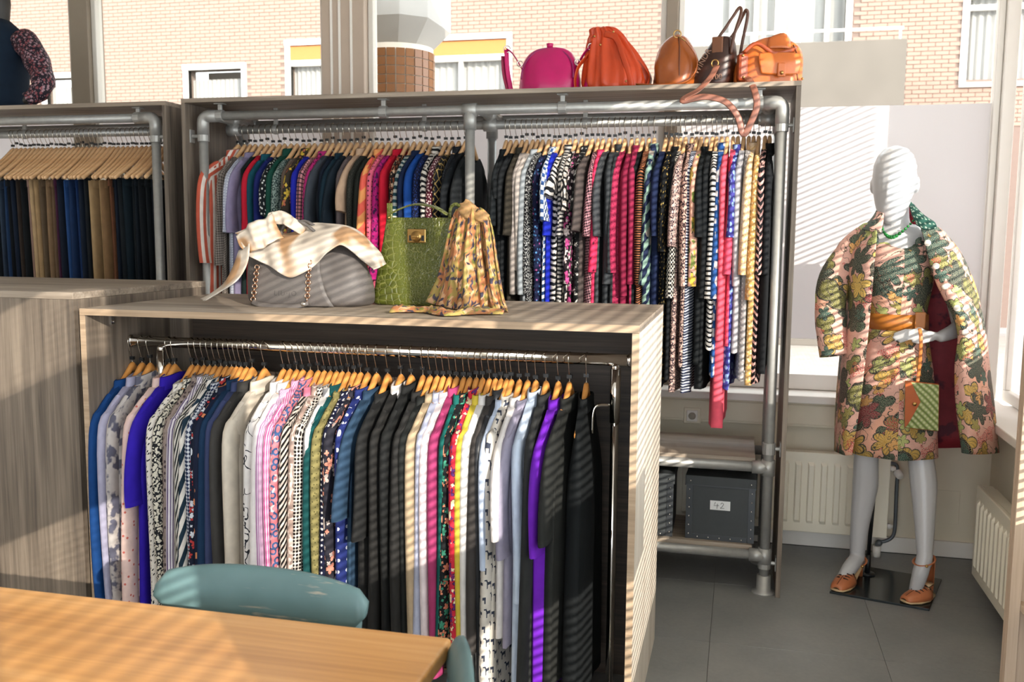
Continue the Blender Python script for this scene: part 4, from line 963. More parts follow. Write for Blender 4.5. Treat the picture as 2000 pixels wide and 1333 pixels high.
fr = [(.112 * math.cos(a) , -.06 - .0 * a, .055 + .135 * max(0, math.sin(a)) ** .8) for a in [PI * k / 16 for k in range(17)]]
MB().tube([(x, -.012 - .058 * (1 - min(1, (z - .05) / .14)) - .003, z) for x, y, z in fr], .004, 6).build('frame_seam', leather('magenta_dark', '#8a0c58'), t)
MB().lathe([(.012, 0), (.015, .016), (.016, .022)], 10, c=(-.0, 0, .19)).build('clasp', MAG, t)
for s in (-1, 1):
    pts = [(s * .115, -.02, .10), (s * .155, -.03, .165), (s * .185, -.03, .19)]
    strap(pts, .026, .005).build('strap_tab', MAG, t); torus((s * .125, -.035, .125), .012, .003, 'y').build('ring', CHROME, t); torus((s * .182, -.032, .188), .014, .003, 'y').build('ring', CHROME, t)
    q = strap([(s * .185, -.032, .185), (s * .178, -.04, .10), (s * .16, -.045, .006)], .022, .005); q.build('strap', MAG, t)
strap([(-.20, -.03, .16), (-.192, -.04, .08), (-.172, -.05, .006)], .02, .005).build('strap', leather('magenta_red', '#8f1040'), t)
ORA = leather('orange_leather', '#cc4518', .38); ORD = leather('rust_leather', '#93301a', .35)
t = thing('handbag', 'slouchy bright orange leather bag with gathered folds', 'handbag', (-.545, 4.08, BZ), -.08, 'bags along the top of the long rack')
rows = interp_rows([(0, .12, .07, 0, 0), (.02, .138, .085, 0, 0), (.08, .138, .08, -.005, 0), (.14, .115, .062, -.02, 0), (.2, .088, .045, -.035, 0), (.235, .07, .035, -.045, -.005), (.262, .052, .028, -.06, -.01), (.27, .025, .014, -.065, -.01)], 30)
rg = pouch(rows, 96, .85, .006, 2, 12)
rg = [[Vector(p) + Vector((p[0] * .0, 0, 0)) + Vector((math.cos(2 * PI * k / 96), math.sin(2 * PI * k / 96), 0)) * ((.0065 * math.sin(11 * 2 * PI * k / 96 + 2.6 * math.sin(i * .16)) + .004 * math.sin(23 * 2 * PI * k / 96 - i * .2)) * min(1, i / 6)) for k, p in enumerate(r)] for i, r in enumerate(rg)]
MB().rings(rg).build('body', ORA, t)
MB().rings(pouch(interp_rows([(.01, .03, .06, .105, .02), (.06, .036, .066, .112, .02), (.12, .025, .05, .085, .02), (.165, .008, .02, .06, .02)], 10), 16, .8, .003, 2)).build('side_gusset', ORD, t)
strap([(-.045, -.045, .235), (.01, -.07, .21), (.045, -.085, .13), (.075, -.088, .04), (.08, -.085, .004)], .026, .006, up=(0, -1, 0)).build('front_strap', ORA, t)
strap([(-.11, -.02, .16), (-.15, -.05, .11), (-.165, -.06, .05), (-.16, -.06, .004)], .03, .006, up=(-1, 0, .2)).build('shoulder_strap', ORA, t)
strap([(-.095, -.02, .24), (-.11, -.03, .225), (-.105, -.035, .205)], .03, .007).build('handle_tab', ORA, t)
for q in ((-.085, -.055, .225), (-.055, -.075, .185), (.0, -.075, .235), (.06, -.088, .03)): MB().sphere(q, .005, 8, 5).build('stud', GOLD, t)
TAN = leather('cognac_leather', '#a0521c', .27)
t = thing('handbag', 'cognac brown domed leather bag with side clip strap', 'handbag', (-.293, 4.08, BZ), .15, 'bags along the top of the long rack')
rows = interp_rows([(0, .085, .08, 0, 0), (.02, .094, .092, 0, 0), (.1, .095, .092, 0, 0), (.16, .078, .08, 0, 0), (.205, .045, .06, 0, 0), (.222, .02, .04, 0, 0)], 24)
MB().rings(pouch(rows, 48, .9, .012, 8, 17)).build('body', TAN, t)
MB().tube(catmull([(.0, -.066, .205), (.004, -.086, .15), (.004, -.096, .08), (.006, -.094, .012)], 5), .0028, 6).build('seam', leather('dark_tan', '#6d3512'), t)
torus((-.005, -.06, .218), .015, .003, 'y').build('ring', GOLD, t); strap([(.003, -.066, .205), (.025, -.085, .185)], .01, .006).build('snap_hook', GOLD, t)
strap([(.028, -.088, .182), (.065, -.10, .13), (.075, -.105, .08), (.05, -.11, .03), (.0, -.115, .008), (-.10, -.11, .006), (-.17, -.09, .012)], .014, .005).build('strap', TAN, t)
BRN = leather('dark_brown_leather', '#3a1d14', .33, dark=.3)
t = thing('handbag', 'dark brown embossed leather bag with raised loop handles', 'handbag', (-.135, 4.08, BZ), -.2, 'bags along the top of the long rack')
rows = interp_rows([(0, .075, .075, -.01, 0), (.02, .085, .083, -.008, 0), (.08, .085, .08, .0, 0), (.15, .062, .065, .022, 0), (.195, .04, .05, .036, 0), (.205, .02, .04, .038, 0)], 20)
MB().rings(pouch(rows, 28, .75, .004, 5, 20)).build('body', BRN, t)
bx('top_tab', leather('mid_brown', '#7a4a2c'), t, .0, .045, -.068, -.058, .135, .20, .004)
for k, (yy, dx) in enumerate(((-.05, 0), (.05, .015))):
    MB().tube(catmull([(.0 + dx, yy, .17), (.05 + dx, yy, .235), (.085 + dx, yy * .7, .295), (.10 + dx, yy * .5, .315), (.106 + dx, yy * .6, .29), (.085 + dx, yy, .2), (.075 + dx, yy, .13)], 5), .0065, 8).build('handle', leather('handle_brown', '#5a3524', .4), t)
torus((.02, -.088, .09), .014, .003, 'y').build('ring', GOLD, t)
tx = text_mesh('WINDR', .032, .0015); tm = plain('embossed_letters', '#8f6c58', .4)
tx.materials.append(tm); link('lettering', tx, t, loc=(-.03, -.092, .10), rot=(PI / 2, -1.05, 0)); tx = text_mesh('100', .03, .0015); tx.materials.append(tm); link('lettering', tx, t, loc=(.03, -.093, .035), rot=(PI / 2, 0, 0))
PB = leather('pink_brown_strap', '#8f5a48', .4)
W0 = Vector((-.135, 4.08, BZ)); Ri = Matrix.Rotation(.2, 3, 'Z')
sp = [P(1400, 128, y=3.985), P(1388, 150, y=3.93), P(1365, 175, y=3.885), P(1338, 190, y=3.875), P(1336, 197, y=3.87), P(1375, 189, y=3.875), P(1415, 198, y=3.88), P(1440, 226, y=3.88), P(1452, 262, y=3.885), P(1466, 240, y=3.885), P(1478, 208, y=3.885), P(1474, 178, y=3.89), P(1464, 157, y=3.94), P(1455, 150, y=4.0)]
strap([Ri @ (q - W0) for q in sp], .026, .004, 6, up=(0, -1, .3)).build('long_strap', PB, t)
SAT = leather('tan_orange_leather', '#c8682c', .3); SAD = leather('burnt_orange_leather', '#9c3f12', .35)
t = thing('handbag', 'tan orange satchel with flap pocket at the rack corner', 'handbag', (.078, 4.09, BZ), .25, 'bags along the top of the long rack')
rows = interp_rows([(0, .125, .07, 0, 0), (.02, .138, .08, 0, 0), (.09, .137, .075, .005, 0), (.14, .118, .055, .015, 0), (.18, .085, .035, .02, 0), (.2, .04, .02, .015, 0)], 22)
MB().rings(pouch(rows, 48, .72, .012, 11, 16)).build('body', SAT, t)
bx('side_pocket', SAD, t, -.142, -.10, -.082, -.04, .015, .125, .012)
MB().grid(patch([[(-.06, -.078, .125), (.0, -.084, .128), (.06, -.084, .128), (.105, -.076, .125)], [(-.062, -.090, .09), (.0, -.097, .09), (.06, -.097, .09), (.11, -.087, .09)], [(-.05, -.086, .045), (.0, -.094, .04), (.05, -.094, .04), (.1, -.085, .045)]], 5, 5)).build('flap_pocket', SAT, t, solid=.005)
bx('buckle_tab', SAT, t, .01, .042, -.108, -.1, .03, .085, .004); MB().sphere((.026, -.11, .045), .008, 8, 5).build('turn_lock', GOLD, t)
for s in (-1, 1): strap([(-.115, s * .05 - .01, .13), (-.07, s * .06 - .012, .165), (.0, s * .055 - .03, .125 if s < 0 else .2), (.07, s * .05 - .02, .14 if s < 0 else .2), (.10, s * .045, .15)], .017, .008, up=(0, -1, 0)).build('handle', SAD, t)
MB().grid(patch([[(-.02, -.05, .15), (.05, -.06, .15), (.09, -.04, .14)], [(-.01, -.03, .195), (.05, -.03, .215), (.085, -.02, .18)]], 4, 4)).build('top_flap', SAT, t, solid=.006)
for q in ((-.125, -.084, .115), (-.12, -.084, .03), (-.07, -.06, .165), (.125, -.06, .03)): MB().sphere(q, .0055, 8, 5).build('stud', GOLD, t)
MB().tube(catmull([(.085, -.05, .165), (.095, -.075, .12), (.09, -.085, .08), (.1, -.083, .02)], 4), .003, 6).build('seam', leather('dark_tan', '#6d3512'), t)
# ------------------------------------------------------------ grey bag and its scarf on the display unit
GRY = leather('grey_pebbled_leather', '#625c59', .45, 330, .12, .6); GRD = leather('dark_grey_leather', '#5a5552', .4, 330, .12, .35)
t = thing('handbag', 'grey pebbled leather shoulder bag on the display unit', 'handbag', (-1.44, 2.97, GZ), .02)
rows = interp_rows([(0, .20, .085, 0, 0), (.018, .222, .102, 0, 0), (.08, .228, .1, 0, 0), (.15, .205, .075, -.01, 0), (.20, .175, .045, -.02, 0), (.225, .14, .025, -.02, 0)], 24)
MB().rings(pouch(rows, 64, .72, .014, 4, 14)).build('body', GRY, t)
fl_ = patch([[(-.13, -.06, .19), (-.03, -.075, .195), (.07, -.066, .19)], [(-.15, -.098, .12), (-.03, -.112, .12), (.085, -.104, .12)], [(-.165, -.114, .05), (-.03, -.126, .05), (.11, -.118, .05)], [(-.16, -.112, .006), (-.03, -.122, .004), (.135, -.112, .004)]], 6, 6)
MB().grid(fl_).build('front_flap', GRY, t, solid=.006)
tx = text_mesh('LIU·JO', .024, .0008, 1.25); tx.materials.append(plain('embossed_grey', '#4c4845', .5)); link('lettering', tx, t, loc=(-.03, -.1285, .045), rot=(PI / 2 - .12, 0, 0))
def chain(a, c, n):
    a, c = Vector(a), Vector(c); d = (c - a); L = d.length / n; mb = MB(); d.normalize(); side = d.cross(Vector((0, 1, 0))).normalized()
    for k in range(n):
        o_ = a + d * L * (k + .5); w_ = (side if k % 2 == 0 else (side * .35 + Vector((0, -.93, 0)))).normalized()
        pts = [o_ + d * L * .72 * math.cos(q) + w_ * .0085 * math.sin(q) for q in [2 * PI * j / 10 for j in range(11)]]
        mb.tube(pts, .0024, 5, cap=False)
    return mb
ROSE = plain('rose_gold', '#c9a58c', .2, 1.0, .04)
chain((-.135, -.117, .135), (-.148, -.128, .018), 11).build('chain', ROSE, t); chain((.052, -.116, .155), (.048, -.13, .022), 12).build('chain', ROSE, t)
strap([(-.148, -.13, .016), (-.12, -.14, .008), (-.05, -.148, .004), (.02, -.145, .006), (.055, -.136, .016)], .018, .006, up=(0, -1, .4)).build('lower_strap', GRY, t)
MB().lathe([(.007, -.147), (.009, -.144), (.009, -.14)], 10, c=(.04, 0, .012), axis='y').build('stud', CHROME, t)
for yy in (-.02, .035): MB().tube(catmull([(-.10, yy, .2), (-.085, yy, .265), (-.03, yy, .285), (.03, yy, .25), (.06, yy, .21)], 6), .009, 8, flat=.6).build('handle', GRD, t)
def scarf1():
    b = NB('beige_tie_dye'); uv = b.coord('UV'); n = b.noise(b.map(uv, (7, 5, 1)), 1.0, 1).outputs[0]; r = b.n('ValToRGB', {0: n}); e = r.color_ramp.elements
    e[0].position = .34; e[0].color = lin('#6f665d'); e[1].position = .64; e[1].color = lin('#a8835f'); q = e.new(.42); q.color = lin('#b3a89b'); q = e.new(.55); q.color = lin('#c9bfb2')
    b.bump(b.noise(b.map(uv, (500, 500, 1)), 1.0).outputs[0], .1, .0005); return b.fin(r.outputs[0], .75)
SC1 = scarf1()
sc = thing('scarf', 'cream and beige silk scarf draped over the grey bag', 'scarf', (-1.44, 2.9, GZ))
so_ = Vector((-1.44, 2.9, GZ))
def pxrows(rows): return [[P(u, v, y=y) for u, v, y in r] for r in rows]
def drape(rows, nu, nv, amp, freq, org, name, mat, parent, seed=0, thick=.004):
    g = patch(pxrows(rows), nu, nv); out = []
    for i, r in enumerate(g):
        rr = []
        for j, p in enumerate(r):
            s = j / (len(r) - 1); d = i / (len(g) - 1)
            k = amp * (math.sin(freq * s + seed + 2 * d) + .5 * math.sin(freq * 2.3 * s + seed * 2 - 3 * d))
            rr.append(p + Vector((0, -k, k * .25)) - org)
        out.append(rr)
    return MB().grid(out).build(name, mat, parent, solid=thick)
drape([[(463, 458, 2.98), (505, 440, 2.98), (560, 458, 3.0), (620, 436, 3.04), (690, 446, 3.05), (735, 485, 3.03), (752, 515, 3.0)],
       [(470, 462, 2.93), (515, 452, 2.93), (565, 470, 2.93), (625, 448, 2.96), (685, 452, 2.97), (725, 490, 2.97), (748, 520, 2.97)],
       [(474, 478, 2.875), (520, 486, 2.865), (570, 500, 2.855), (625, 470, 2.87), (675, 468, 2.9), (710, 500, 2.93), (740, 525, 2.95)],
       [(484, 500, 2.85), (526, 520, 2.84), (572, 543, 2.835), (618, 512, 2.845), (665, 480, 2.87), (705, 508, 2.92), (732, 528, 2.94)]], 9, 8, .010, 17, so_, 'main_drape', SC1, sc, 1)
drape([[(462, 462, 2.9), (485, 440, 2.89), (512, 428, 2.9), (535, 415, 2.93)], [(468, 480, 2.86), (492, 462, 2.85), (515, 455, 2.86), (540, 440, 2.9)], [(482, 494, 2.85), (500, 490, 2.84), (520, 480, 2.845), (552, 465, 2.88)]], 8, 6, .007, 12, so_, 'left_fold', SC1, sc, 2.2)
drape([[(528, 420, 2.96), (550, 412, 2.95), (580, 430, 2.95), (600, 445, 2.97)], [(520, 440, 2.93), (548, 436, 2.91), (570, 448, 2.92), (585, 458, 2.94)]], 6, 6, .012, 9, so_, 'knot_fold', SC1, sc, .5)
tl = catmull([P(478, 485, y=2.86), P(470, 520, y=2.83), P(452, 552, y=2.81), P(425, 572, y=2.79), P(398, 588, y=2.77)], 6)
tl[-1].z = max(tl[-1].z, GZ + .008)
tl = [Vector((q.x, q.y, max(q.z, GZ + .007))) for q in tl]
rows = []
for i, q in enumerate(tl):
    d = i / (len(tl) - 1); wv = Vector((.030 + .008 * math.sin(d * 5), -.02, .012 * (1 - d))) * 1.0
    rows.append([q + wv * s + Vector((0, -.004 * math.cos(s * 6), abs(s) * .004)) - so_ for s in (-1, -.5, 0, .5, 1)])
MB().grid(rows).build('tail', SC1, sc, solid=.004)
# ------------------------------------------------------------ green crocodile tote and floral scarf
def croc():
    b = NB('green_croc_leather'); c = b.coord('Object')
    st = b.map(c, (42, 42, 46)); v = b.n('TexVoronoi', {'Vector': st, 'Scale': 1.0, 'Randomness': .75}, feature='DISTANCE_TO_EDGE')
    v2 = b.n('TexVoronoi', {'Vector': b.map(c, (95, 95, 110)), 'Scale': 1.0, 'Randomness': .8}, feature='DISTANCE_TO_EDGE')
    sx = b.n('SeparateXYZ', {0: c}); big = b.lt(b.m_('SUBTRACT', b.m_('ABSOLUTE', b.m_('ADD', sx.outputs[0], .0)), b.m_('MULTIPLY', sx.outputs[2], .2)), .04, .03)
    h = b.m_('ADD', b.m_('MULTIPLY', b.m_('MINIMUM', v.outputs[0], .16), b.m_('SUBTRACT', 1.0, big)), b.m_('MULTIPLY', b.m_('MINIMUM', v2.outputs[0], .16), big))
    edge = b.lt(h, .035, .02); col = b.mix(edge, lin('#54581f'), lin('#86854c')); col = b.mix(b.m_('MULTIPLY', b.noise(c, 12.).outputs[0], .6), col, lin('#343f10'))
    b.bump(h, .7, .01); return b.fin(col, .25)
CROC = croc()
TB = Vector((-1.06, 3.08, GZ))
t = thing('tote_bag', 'olive green crocodile-embossed tote standing on the display unit', 'handbag', TB, -.04)
rows = [(0.0, .165, .055, 0, 0), (.006, .178, .062, 0, 0), (.03, .18, .062, 0, 0), (.12, .166, .052, .0, .0), (.21, .150, .040, 0, 0), (.292, .138, .028, 0, 0), (.30, .136, .026, 0, 0)]
MB().rings(pouch(interp_rows(rows, 16), 44, .35)).build('body', CROC, t)
bx('strap_tab', CROC, t, -.128, -.108, -.034, -.026, .285, .35, .003); MB().sphere((-.118, -.037, .30), .0055, 8, 5).build('stud', GOLD, t)
strap([(-.125, -.03, .305), (-.09, -.035, .325), (-.02, -.038, .345), (.05, -.036, .335), (.095, -.033, .31)], .026, .006, 6, up=(0, -.3, 1)).build('handle', CROC, t)
strap([(.10, -.03, .30), (.105, -.03, .335), (.125, -.03, .345), (.145, -.03, .325), (.15, -.03, .295)], .012, .006, 6, up=(0, -1, 0)).build('handle_loop', CROC, t)
cl_ = bx('clasp_plate', GOLD, t, -.045, .022, -.052, -.044, .215, .262, .003); MB().lathe([(.019, -.058), (.019, -.0525)], 16, c=(-.011, 0, .236), axis='y').build('clasp_boss', GOLD, cl_)
bx('turn_lock', GOLD, cl_, -.024, .002, -.068, -.0585, .231, .241, .003)
for s in (-1, 1): bx('clasp_slot', BLACKP, cl_, -.011 + s * .022 - .005, -.011 + s * .022 + .005, -.0535, -.0521, .222, .24, .001)
def scarf2():
    b = NB('floral_chiffon'); uv = b.coord('UV'); w_ = b.n('VectorMath', {0: uv, 1: b.n('VectorMath', {0: b.noise(uv, 20.).outputs['Color'], 'Scale': .05}, operation='SCALE').outputs[0]}, operation='ADD').outputs[0]
    col = b.mix(b.lt(b.noise(b.map(w_, (30, 12, 1)), 1.0, 2).outputs[0], .5, .06), lin('#a46a42'), lin('#9a8548'))
    col = b.mix(b.lt(b.noise(b.map(w_, (46, 20, 1), loc=(2, 9, 0)), 1.0, 1).outputs[0], .4, .03), col, lin('#c49a74'))
    col = b.mix(b.lt(b.noise(b.map(w_, (60, 30, 1), loc=(7, 5, 0)), 1.0, 1).outputs[0], .36, .03), col, lin('#70722f'))
    col = b.mix(b.lt(b.noise(b.map(w_, (70, 34, 1), loc=(3, 1, 0)), 1.0, 1).outputs[0], .41, .03), col, lin('#3a3544')); return b.fin(col, .8)
SC2 = scarf2()
sc = thing('scarf', 'yellow floral chiffon scarf knotted on the green tote handle', 'scarf', (-.88, 3.0, GZ)); s2 = Vector((-.88, 3.0, GZ))
drape([[(893, 412, 3.04), (905, 400, 3.01), (925, 404, 2.99), (942, 410, 3.02)], [(882, 440, 3.02), (900, 436, 2.98), (922, 440, 2.965), (940, 446, 3.01)], [(870, 490, 3.0), (892, 494, 2.955), (918, 496, 2.945), (944, 498, 2.99)],
       [(856, 540, 2.97), (885, 548, 2.925), (918, 552, 2.92), (952, 550, 2.97)], [(832, 590, 2.94), (878, 602, 2.87), (920, 603, 2.87), (962, 598, 2.93)]], 12, 7, .012, 21, s2, 'main_fall', SC2, sc, .4, .003)
drape([[(925, 402, 3.03), (942, 408, 3.01), (955, 420, 3.03)], [(938, 440, 3.01), (950, 446, 2.985), (964, 452, 3.01)], [(944, 510, 2.99), (958, 515, 2.96), (974, 520, 2.99)], [(948, 570, 2.96), (966, 578, 2.93), (984, 580, 2.96)], [(955, 600, 2.91), (974, 608, 2.86), (992, 606, 2.91)]], 9, 6, .011, 12, s2, 'second_fall', SC2, sc, 1.7, .003)
for c_, r_, s_ in (((913, 412, 2.985), .03, (1.0, .7, 1.15)), ((938, 424, 2.99), .024, (1.2, .7, .9))):
    q = P(c_[0], c_[1], y=c_[2]) - s2; mb = MB(); mb.sphere((0, 0, 0), 1, 20, 14)
    mb.v = [tuple(Vector((v[0] * s_[0], v[1] * s_[1], v[2] * s_[2])) * r_ * (1 + .16 * math.sin(6 * v[0] + 9 * v[2])) + q) for v in mb.v]; mb.build('knot', SC2, sc)
pud = [P(u, v, z=GZ + .012) for u, v in ((768, 604), (800, 603), (835, 604), (870, 610), (905, 609), (940, 607), (990, 607))]; pud = catmull(pud, 7); rows = []
for i, q in enumerate(pud):
    rows.append([Vector((q.x + .004 * math.sin(i), q.y + s * .035, GZ + .004 + (.016 + .004 * math.sin(i * .45)) * (1 - s * s) + .004 * math.sin(i * 1.7 + s * 5) * (1 - abs(s)))) - s2 for s in (-1, -.6, -.2, .2, .6, 1)])
MB().grid(rows).build('trailing_end', SC2, sc, solid=.003)
# ------------------------------------------------------------ dressed mannequin in the window corner
MQ = plain('matt_white_mannequin', '#b9b8b9', .32, 0, .015, 4)
mo = Vector((.63, 4.14, 0))
mq = thing('mannequin', 'white abstract-faced mannequin standing on a dark base plate', 'mannequin', mo)
mb = MB(); D = lambda u, v, y: P(u, v, y=y) - mo
def blob(pts, rs, n=14, flat=1.0, up=None): # chain with rounded ends
    pts = catmull(pts, 4); m = len(pts); R = []
    for i in range(m):
        t = i / (m - 1) * (len(rs) - 1); k = min(int(t), len(rs) - 2); f = t - k; R.append(rs[k] * (1 - f) + rs[k + 1] * f)
    mb.tube(pts, R, n, flat=flat, up=up); mb.sphere(pts[0], R[0] * .98, 12, 8); mb.sphere(pts[-1], R[-1] * .98, 12, 8)
# head: stacked egg rings, face turned a little to the left of the picture
hc = D(1745, 362, 4.15); rings = []
prof = [(-.158, .012, .020, -.028), (-.150, .030, .036, -.026), (-.125, .050, .055, -.018), (-.08, .066, .082, -.004), (-.03, .077, .096, 0), (.03, .084, .104, .006), (.08, .083, .103, .012), (.12, .069, .088, .014), (.148, .045, .06, .014), (.160, .012, .02, .014)]
for z, a, b2, yo in prof:
    ring = []
    for k in range(24):
        q = 2 * PI * k / 24; x = a * math.cos(q); y = b2 * math.sin(q) + yo
        if y < 0 and abs(x) < .03: y -= .012 * (1 - abs(x) / .03) * math.exp(-((z + .03) / .035) ** 2)
        v = Matrix.Rotation(-.35, 3, 'Z') @ Vector((x, y, z)); ring.append(v + hc)
    rings.append(ring)
mb.rings(rings)
ear = hc + Vector((.088, -.005, .002)); mb.sphere(ear, .03, 12, 8, (.42, .8, 1.25)); mb.sphere(hc + Vector((-.078, .03, .0)), .028, 12, 8, (.35, .8, 1.2))
blob([D(1747, 395, 4.17), D(1750, 430, 4.165), D(1754, 462, 4.16)], [.056, .052, .062])
# chest, shoulders, torso (mostly under the clothes)
blob([D(1690, 478, 4.17), D(1752, 470, 4.15), D(1828, 470, 4.17)], [.05, .075, .05])
blob([D(1755, 480, 4.15), D(1752, 540, 4.14), D(1750, 620, 4.15), D(1750, 690, 4.16), D(1748, 760, 4.17)], [.085, .115, .092, .125, .12])
# legs
kL, kR = D(1692, 890, 4.13), D(1798, 890, 4.11)
aL, aR = D(1674, 1082, 4.20), D(1806, 1080, 4.02)
toL = P(1645, 1138, z=.035) - mo; toR = P(1788, 1163, z=.035) - mo
blob([D(1722, 745, 4.17), D(1700, 830, 4.14), kL, D(1690, 948, 4.165), D(1680, 1020, 4.185), aL], [.085, .072, .05, .0535, .04, .031])
blob([D(1775, 745, 4.17), D(1795, 830, 4.12), kR, D(1804, 945, 4.09), D(1806, 1020, 4.05), aR], [.085, .072, .051, .054, .041, .031])
for a, to in ((aL, toL), (aR, toR)):
    hl = a + Vector((.012, .02, -.05)); mid = (a + to) / 2 + Vector((0, 0, -.002)); blob([a, a + Vector((0, -.004, -.02)), mid, to + Vector((0, .02, .004))], [.031, .032, .032, .024]); blob([a, hl], [.03, .026])
# bent arm with open hand
el = D(1872, 640, 4.10); wr = D(1838, 658, 3.99)
blob([D(1832, 475, 4.17), D(1862, 560, 4.17), D(1878, 636, 4.12)], [.05, .043, .036]); blob([D(1878, 636, 4.12), D(1862, 648, 4.05), wr], [.036, .03, .023])
blob([wr, D(1815, 655, 3.985), D(1795, 652, 3.985)], [.023, .03, .026], flat=.55, up=(0, .3, 1))
for k, (u1, v1, u2, v2) in enumerate(((1772, 646, 1748, 652), (1770, 651, 1744, 659), (1772, 656, 1748, 665), (1776, 661, 1758, 669))):
    blob([D(1796, 647 + k * 3.5, 3.985 - .006 * k), D(u1, v1, 3.98 - .006 * k), D(u2, v2, 3.985 - .004 * k)], [.0088, .008, .006], 8)
blob([D(1822, 662, 3.98), D(1802, 668, 3.97), D(1784, 668, 3.967)], [.010, .009, .007], 8)
# other arm inside the sleeve
blob([D(1688, 480, 4.17), D(1645, 560, 4.18), D(1622, 600, 4.15)], [.05, .042, .034]); blob([D(1622, 600, 4.15), D(1626, 650, 4.11), D(1630, 675, 4.09)], [.034, .029, .026])
bo = mb.build('body', MQ, mq)
md = bo.modifiers.new('join', 'REMESH'); md.mode = 'VOXEL'; md.voxel_size = .0055; md.use_smooth_shade = True
md = bo.modifiers.new('soft', 'SMOOTH'); md.factor = .5; md.iterations = 4
BASEM = plain('dark_glass_base', '#1d2326', .18, 0, .05)
pl = [P(u, v, z=0.0) - mo for u, v in ((1620, 1160), (1699, 1112), (1839, 1136), (1815, 1195))]
MB().rings([[(q.x, q.y, 0.0005) for q in pl[::-1]], [(q.x, q.y, .010) for q in pl[::-1]]]).build('base_plate', BASEM, mq, smooth=False, bevel=.001)
rp = P(1694, 1122, z=.01) - mo; MB().tube([(rp.x, rp.y, .0105), (rp.x, rp.y, .10)], .0125, 12).build('socket', BLACKP, mq); MB().tube([(rp.x, rp.y, .10), (rp.x + .006, rp.y - .03, .42)], .009, 12).build('support_rod', BLACKP, mq)
MB().lathe([(.032, 0.0102), (.032, .016), (.014, .018)], 16, c=(rp.x, rp.y, 0)).build('rod_foot', BLACKP, mq)
# shoes
SHOE = leather('tan_shoe_leather', '#c2744a', .36); SOLE = plain('pale_sole', '#cfae84', .5)
for nm, a, to, lb in ((0, aL, toL, 'tan leather heeled sandal beside the black support rod'), (1, aR, toR, 'tan leather heeled sandal at the front corner of the base plate')):
    A, T = a + mo, to + mo; f = Vector((T.x - A.x, T.y - A.y, 0)).normalized(); s = Vector((-f.y, f.x, 0)); L = Vector((T.x - A.x, T.y - A.y, 0)).length
    org = Vector((T.x, T.y, .0105)) if nm == 1 else Vector((T.x, T.y, .0105))
    t = thing('shoe', lb, 'shoe', org, 0.0, 'sandals on the mannequin'); heelp = Vector((A.x, A.y, 0)) + f * -.035; hl = heelp - Vector((org.x, org.y, 0))
    def W(al, sd, z): return f * al + s * sd + Vector((0, 0, z))
    back = (hl).dot(f)
    # sole: rises from toe to heel seat
    st = [(.064, .014, .004), (.055, .028, .003), (.01, .042, .002), (-.04, .040, .003), (-.08, .03, .018), (back + .03, .026, .056), (back - .005, .022, .064)]
    rings = []
    for al, wd, z in st: rings.append([W(al, -wd, z), W(al, 0, z - .001), W(al, wd, z), W(al, wd, z + .007), W(al, 0, z + .007), W(al, -wd, z + .007)])
    MB().rings(rings).build('sole', SOLE, t)
    rings = []
    for al, wd, h in ((.062, .014, .010), (.054, .026, .020), (.03, .034, .030), (-.005, .040, .041), (-.035, .041, .050), (-.055, .040, .046)):
        zb = .009 if al > -.05 else .012
        rings.append([W(al, wd * math.cos(q), zb + h * sup(math.sin(q), .8)) for q in [PI * k / 12 for k in range(13)]])
    v = MB().grid(rings, flip=True).build('vamp', SHOE, t, solid=.003)
    for k in range(4):
        for sd in (-1, 1):
            q0 = W(.015 - k * .016, sd * .020, .060 - .0 * k); al = .012 - k * .017
            h = .045 + k * .005; MB().tube([W(al, sd * .009, h + .004), W(al - .008, sd * .020, h - .001), W(al - .014, sd * .030, h - .011)], .0030, 5).build('cut_out', plain('cutout_shadow', '#2c1a12', .8), v)
    MB().tube([W(.054, 0, .030), W(.03, 0, .040), W(-.005, 0, .051), W(-.055, 0, .057)], .002, 5).build('centre_seam', leather('dark_tan', '#6d3512'), v)
    MB().rings([[W(back - .012 + .011 * math.cos(q), .011 * math.sin(q), 0.0) for q in [2 * PI * k / 10 for k in range(10)]], [W(back - .008 + .013 * math.cos(q), .013 * math.sin(q), .035) for q in [2 * PI * k / 10 for k in range(10)]], [W(back + .002 + .021 * math.cos(q), .021 * math.sin(q), .066) for q in [2 * PI * k / 10 for k in range(10)]]]).build('heel', SHOE, t)
    zst = A.z - .045; bp = back + .035
    MB().rings([[W(bp - .042 + .012 * (1 - abs(math.sin(q))) , .036 * math.sin(q) , z) if False else W(bp - .048 * math.cos(q), .034 * math.sin(q), z + dz * math.cos(q)) for q in [-.75 + 1.5 * k / 12 for k in range(13)]] for z, dz in ((.07, 0), (zst - .035, .012), (zst + .004, .014))], closed=False).build('heel_counter', SHOE, t, solid=.003)
    MB().tube([W(bp + .042 * math.cos(q), .040 * math.sin(q), zst - .012 * math.cos(q)) for q in [2 * PI * k / 20 for k in range(21)]], .0055, 6, flat=.5).build('ankle_strap', SHOE, t); bq = W(bp + .025, .036, zst - .008); MB().sphere(bq, .007, 8, 5).build('buckle', GOLD, t)
